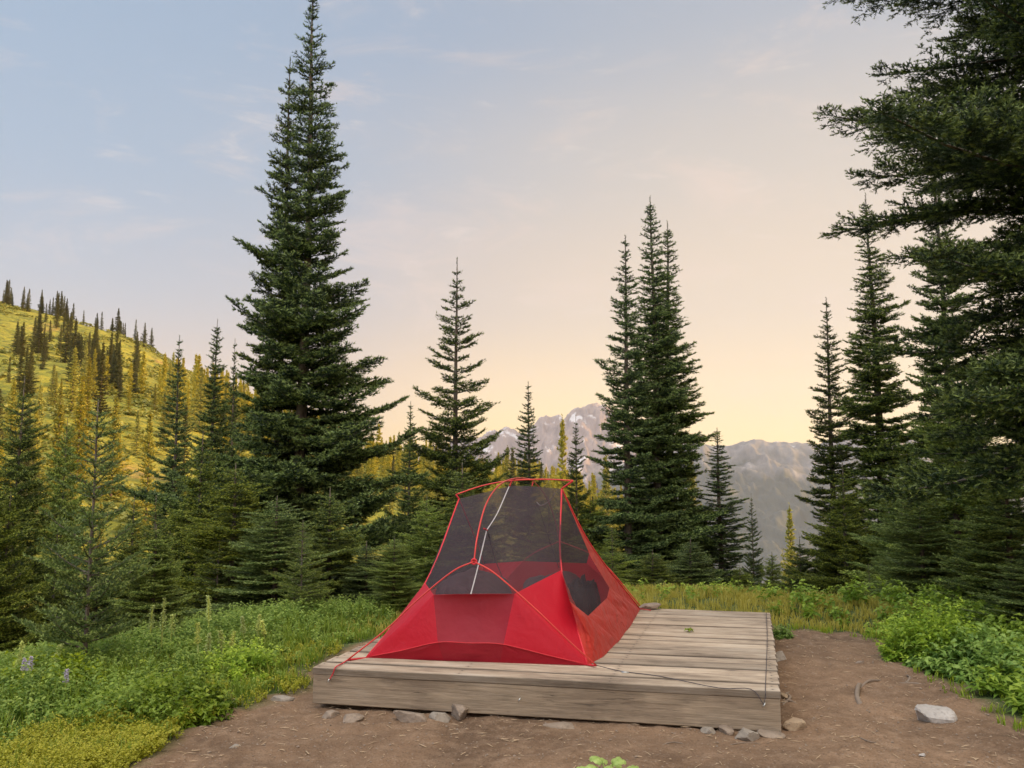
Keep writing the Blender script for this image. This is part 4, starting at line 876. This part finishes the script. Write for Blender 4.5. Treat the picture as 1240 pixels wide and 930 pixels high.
# ------------------------------------------------------------------ light and sky
SEL,SAZ=8.,97.      # elevation and azimuth (clockwise from the view direction) of the low sun
W=bpy.data.worlds.new('World'); S.world=W; W.use_nodes=True; nt=W.node_tree; nt.nodes.clear()
def wn(ty,ins=None,**kw):
    x=nt.nodes.new('ShaderNode'+ty)
    for k,v in kw.items(): setattr(x,k,v)
    for k,v in (ins or {}).items():
        if isinstance(v,bpy.types.NodeSocket): nt.links.new(v,x.inputs[k])
        else: x.inputs[k].default_value=v
    return x
def wm(op,a,b=0.): return wn('Math',{0:a,1:b},operation=op).outputs[0]
def wmix(f,a,b,mode='MIX'):
    x=wn('Mix',data_type='RGBA',blend_type=mode)
    for k,v in ((0,f),(6,a),(7,b)):
        if isinstance(v,bpy.types.NodeSocket): nt.links.new(v,x.inputs[k])
        else: x.inputs[k].default_value=v if k==0 else (*v,1)
    return x.outputs[2]
def wmr(f,a,b,c=0.,d=1.,sm=True): return wn('MapRange',{'Value':f,'From Min':a,'From Max':b,'To Min':c,'To Max':d},interpolation_type='SMOOTHSTEP' if sm else 'LINEAR').outputs[0]
D_=wn('TexCoord').outputs['Generated']; sx_=wn('SeparateXYZ',{0:D_}); dz_=sx_.outputs[2]
gaz=R_(28); glow=wn('VectorMath',{0:D_,1:(math.sin(gaz),math.cos(gaz),0)},operation='DOT_PRODUCT').outputs['Value']
left=wn('VectorMath',{0:D_,1:(-math.cos(R_(10)),math.sin(R_(10)),0)},operation='DOT_PRODUCT').outputs['Value']
rmp=wn('ValToRGB',{0:dz_}); cr_=rmp.color_ramp; cr_.interpolation='EASE'
els=[(0.,(.90,.54,.28)),(.10,(.88,.60,.38)),(.22,(.74,.59,.49)),(.36,(.57,.55,.55)),(.50,(.42,.48,.57)),(.62,(.54,.52,.50)),(1.,(.64,.57,.47))]
cr_.elements[0].position=0; cr_.elements[0].color=(*els[0][1],1); cr_.elements[1].position=1; cr_.elements[1].color=(*els[-1][1],1)
for p,c in els[1:-1]: e=cr_.elements.new(p); e.color=(*c,1)
c=rmp.outputs[0]
lf=wm('MULTIPLY',wmr(left,-.05,.75),wmr(dz_,.05,.45)); c=wmix(wm('MULTIPLY',lf,.60),c,(.27,.43,.66))
lf2=wm('MULTIPLY',wmr(left,.15,.6),wmr(dz_,.02,.3)); c=wmix(wm('MULTIPLY',lf2,.55),c,(.40,.51,.63))
gl=wm('MULTIPLY',wmr(glow,.72,1.0),wmr(dz_,.20,.0)); c=wmix(gl,c,(2.5,1.5,.12)) 
gl2=wm('MULTIPLY',wmr(glow,.72,1.0),wmr(dz_,.75,.1)); c=wmix(wm('MULTIPLY',gl2,.75),c,(1.02,.80,.54))
mpn=wn('Mapping',{'Vector':D_,'Rotation':(0,.35,.2),'Scale':(2.2,2.2,7.)}).outputs[0]
cn=wn('TexNoise',{'Vector':mpn,'Scale':2.3,'Detail':7.,'Roughness':.62,'Distortion':.6}).outputs['Fac']
cl_=wm('MULTIPLY',wmr(cn,.50,.75),wmr(dz_,.02,.15)); c=wmix(wm('MULTIPLY',cl_,.42),c,(1.02,.76,.60))
cn2=wn('TexNoise',{'Vector':mpn,'Scale':6.,'Detail':8.,'Roughness':.6,'Distortion':.5}).outputs['Fac']
c=wmix(wm('MULTIPLY',wm('MULTIPLY',wmr(cn2,.55,.75),wmr(cn,.45,.6)),.34),c,(1.05,.86,.72))
skt=wn('TexSky',sky_type='NISHITA',sun_disc=False,sun_elevation=R_(SEL),sun_rotation=R_(SAZ),altitude=1800.,dust_density=2.5,air_density=1.)
back=wn('VectorMath',{0:D_,1:(-.12,-.42,.90)},operation='DOT_PRODUCT').outputs['Value']
st_=wm('MULTIPLY',wm('ADD',1.,wm('MULTIPLY',wmr(back,.40,.95),4.9)),.445)
b1=wn('Background',{'Color':c,'Strength':st_}); b2=wn('Background',{'Color':skt.outputs[0],'Strength':.025})
ad=wn('AddShader',{0:b1.outputs[0],1:b2.outputs[0]}); wo=wn('OutputWorld'); nt.links.new(ad.outputs[0],wo.inputs['Surface'])
sun=bpy.data.lights.new('sun','SUN'); sun.energy=5.; sun.angle=R_(.5); sun.color=(1.,.58,.20); so=bpy.data.objects.new('sun',sun); COL.objects.link(so)
from mathutils import Vector
dv=Vector((math.sin(R_(SAZ))*math.cos(R_(SEL)),math.cos(R_(SAZ))*math.cos(R_(SEL)),math.sin(R_(SEL)))); so.rotation_euler=dv.to_track_quat('Z','Y').to_euler()
# ------------------------------------------------------------------ camera and render
cam=bpy.data.cameras.new('camera'); cam.sensor_width=36; cam.lens=36*FPX/1240; cam.clip_start=.05; cam.clip_end=40000
co=bpy.data.objects.new('camera',cam); COL.objects.link(co); co.location=(0,0,CH); co.rotation_euler=(math.pi/2+TH,0,0); S.camera=co
S.view_settings.view_transform='Standard'; S.view_settings.look='None'; S.view_settings.exposure=.95; S.view_settings.gamma=1.; S.view_settings.use_curve_mapping=False
S.render.engine='CYCLES'; cy=S.cycles; cy.use_denoising=True; cy.max_bounces=7; cy.diffuse_bounces=3; cy.glossy_bounces=2; cy.transmission_bounces=4; cy.transparent_max_bounces=12; cy.volume_bounces=0
cy.use_adaptive_sampling=True; cy.adaptive_threshold=.015; cy.sample_clamp_indirect=6.; cy.use_light_tree=False
try: cy.denoiser='OPENIMAGEDENOISE'
except Exception: pass
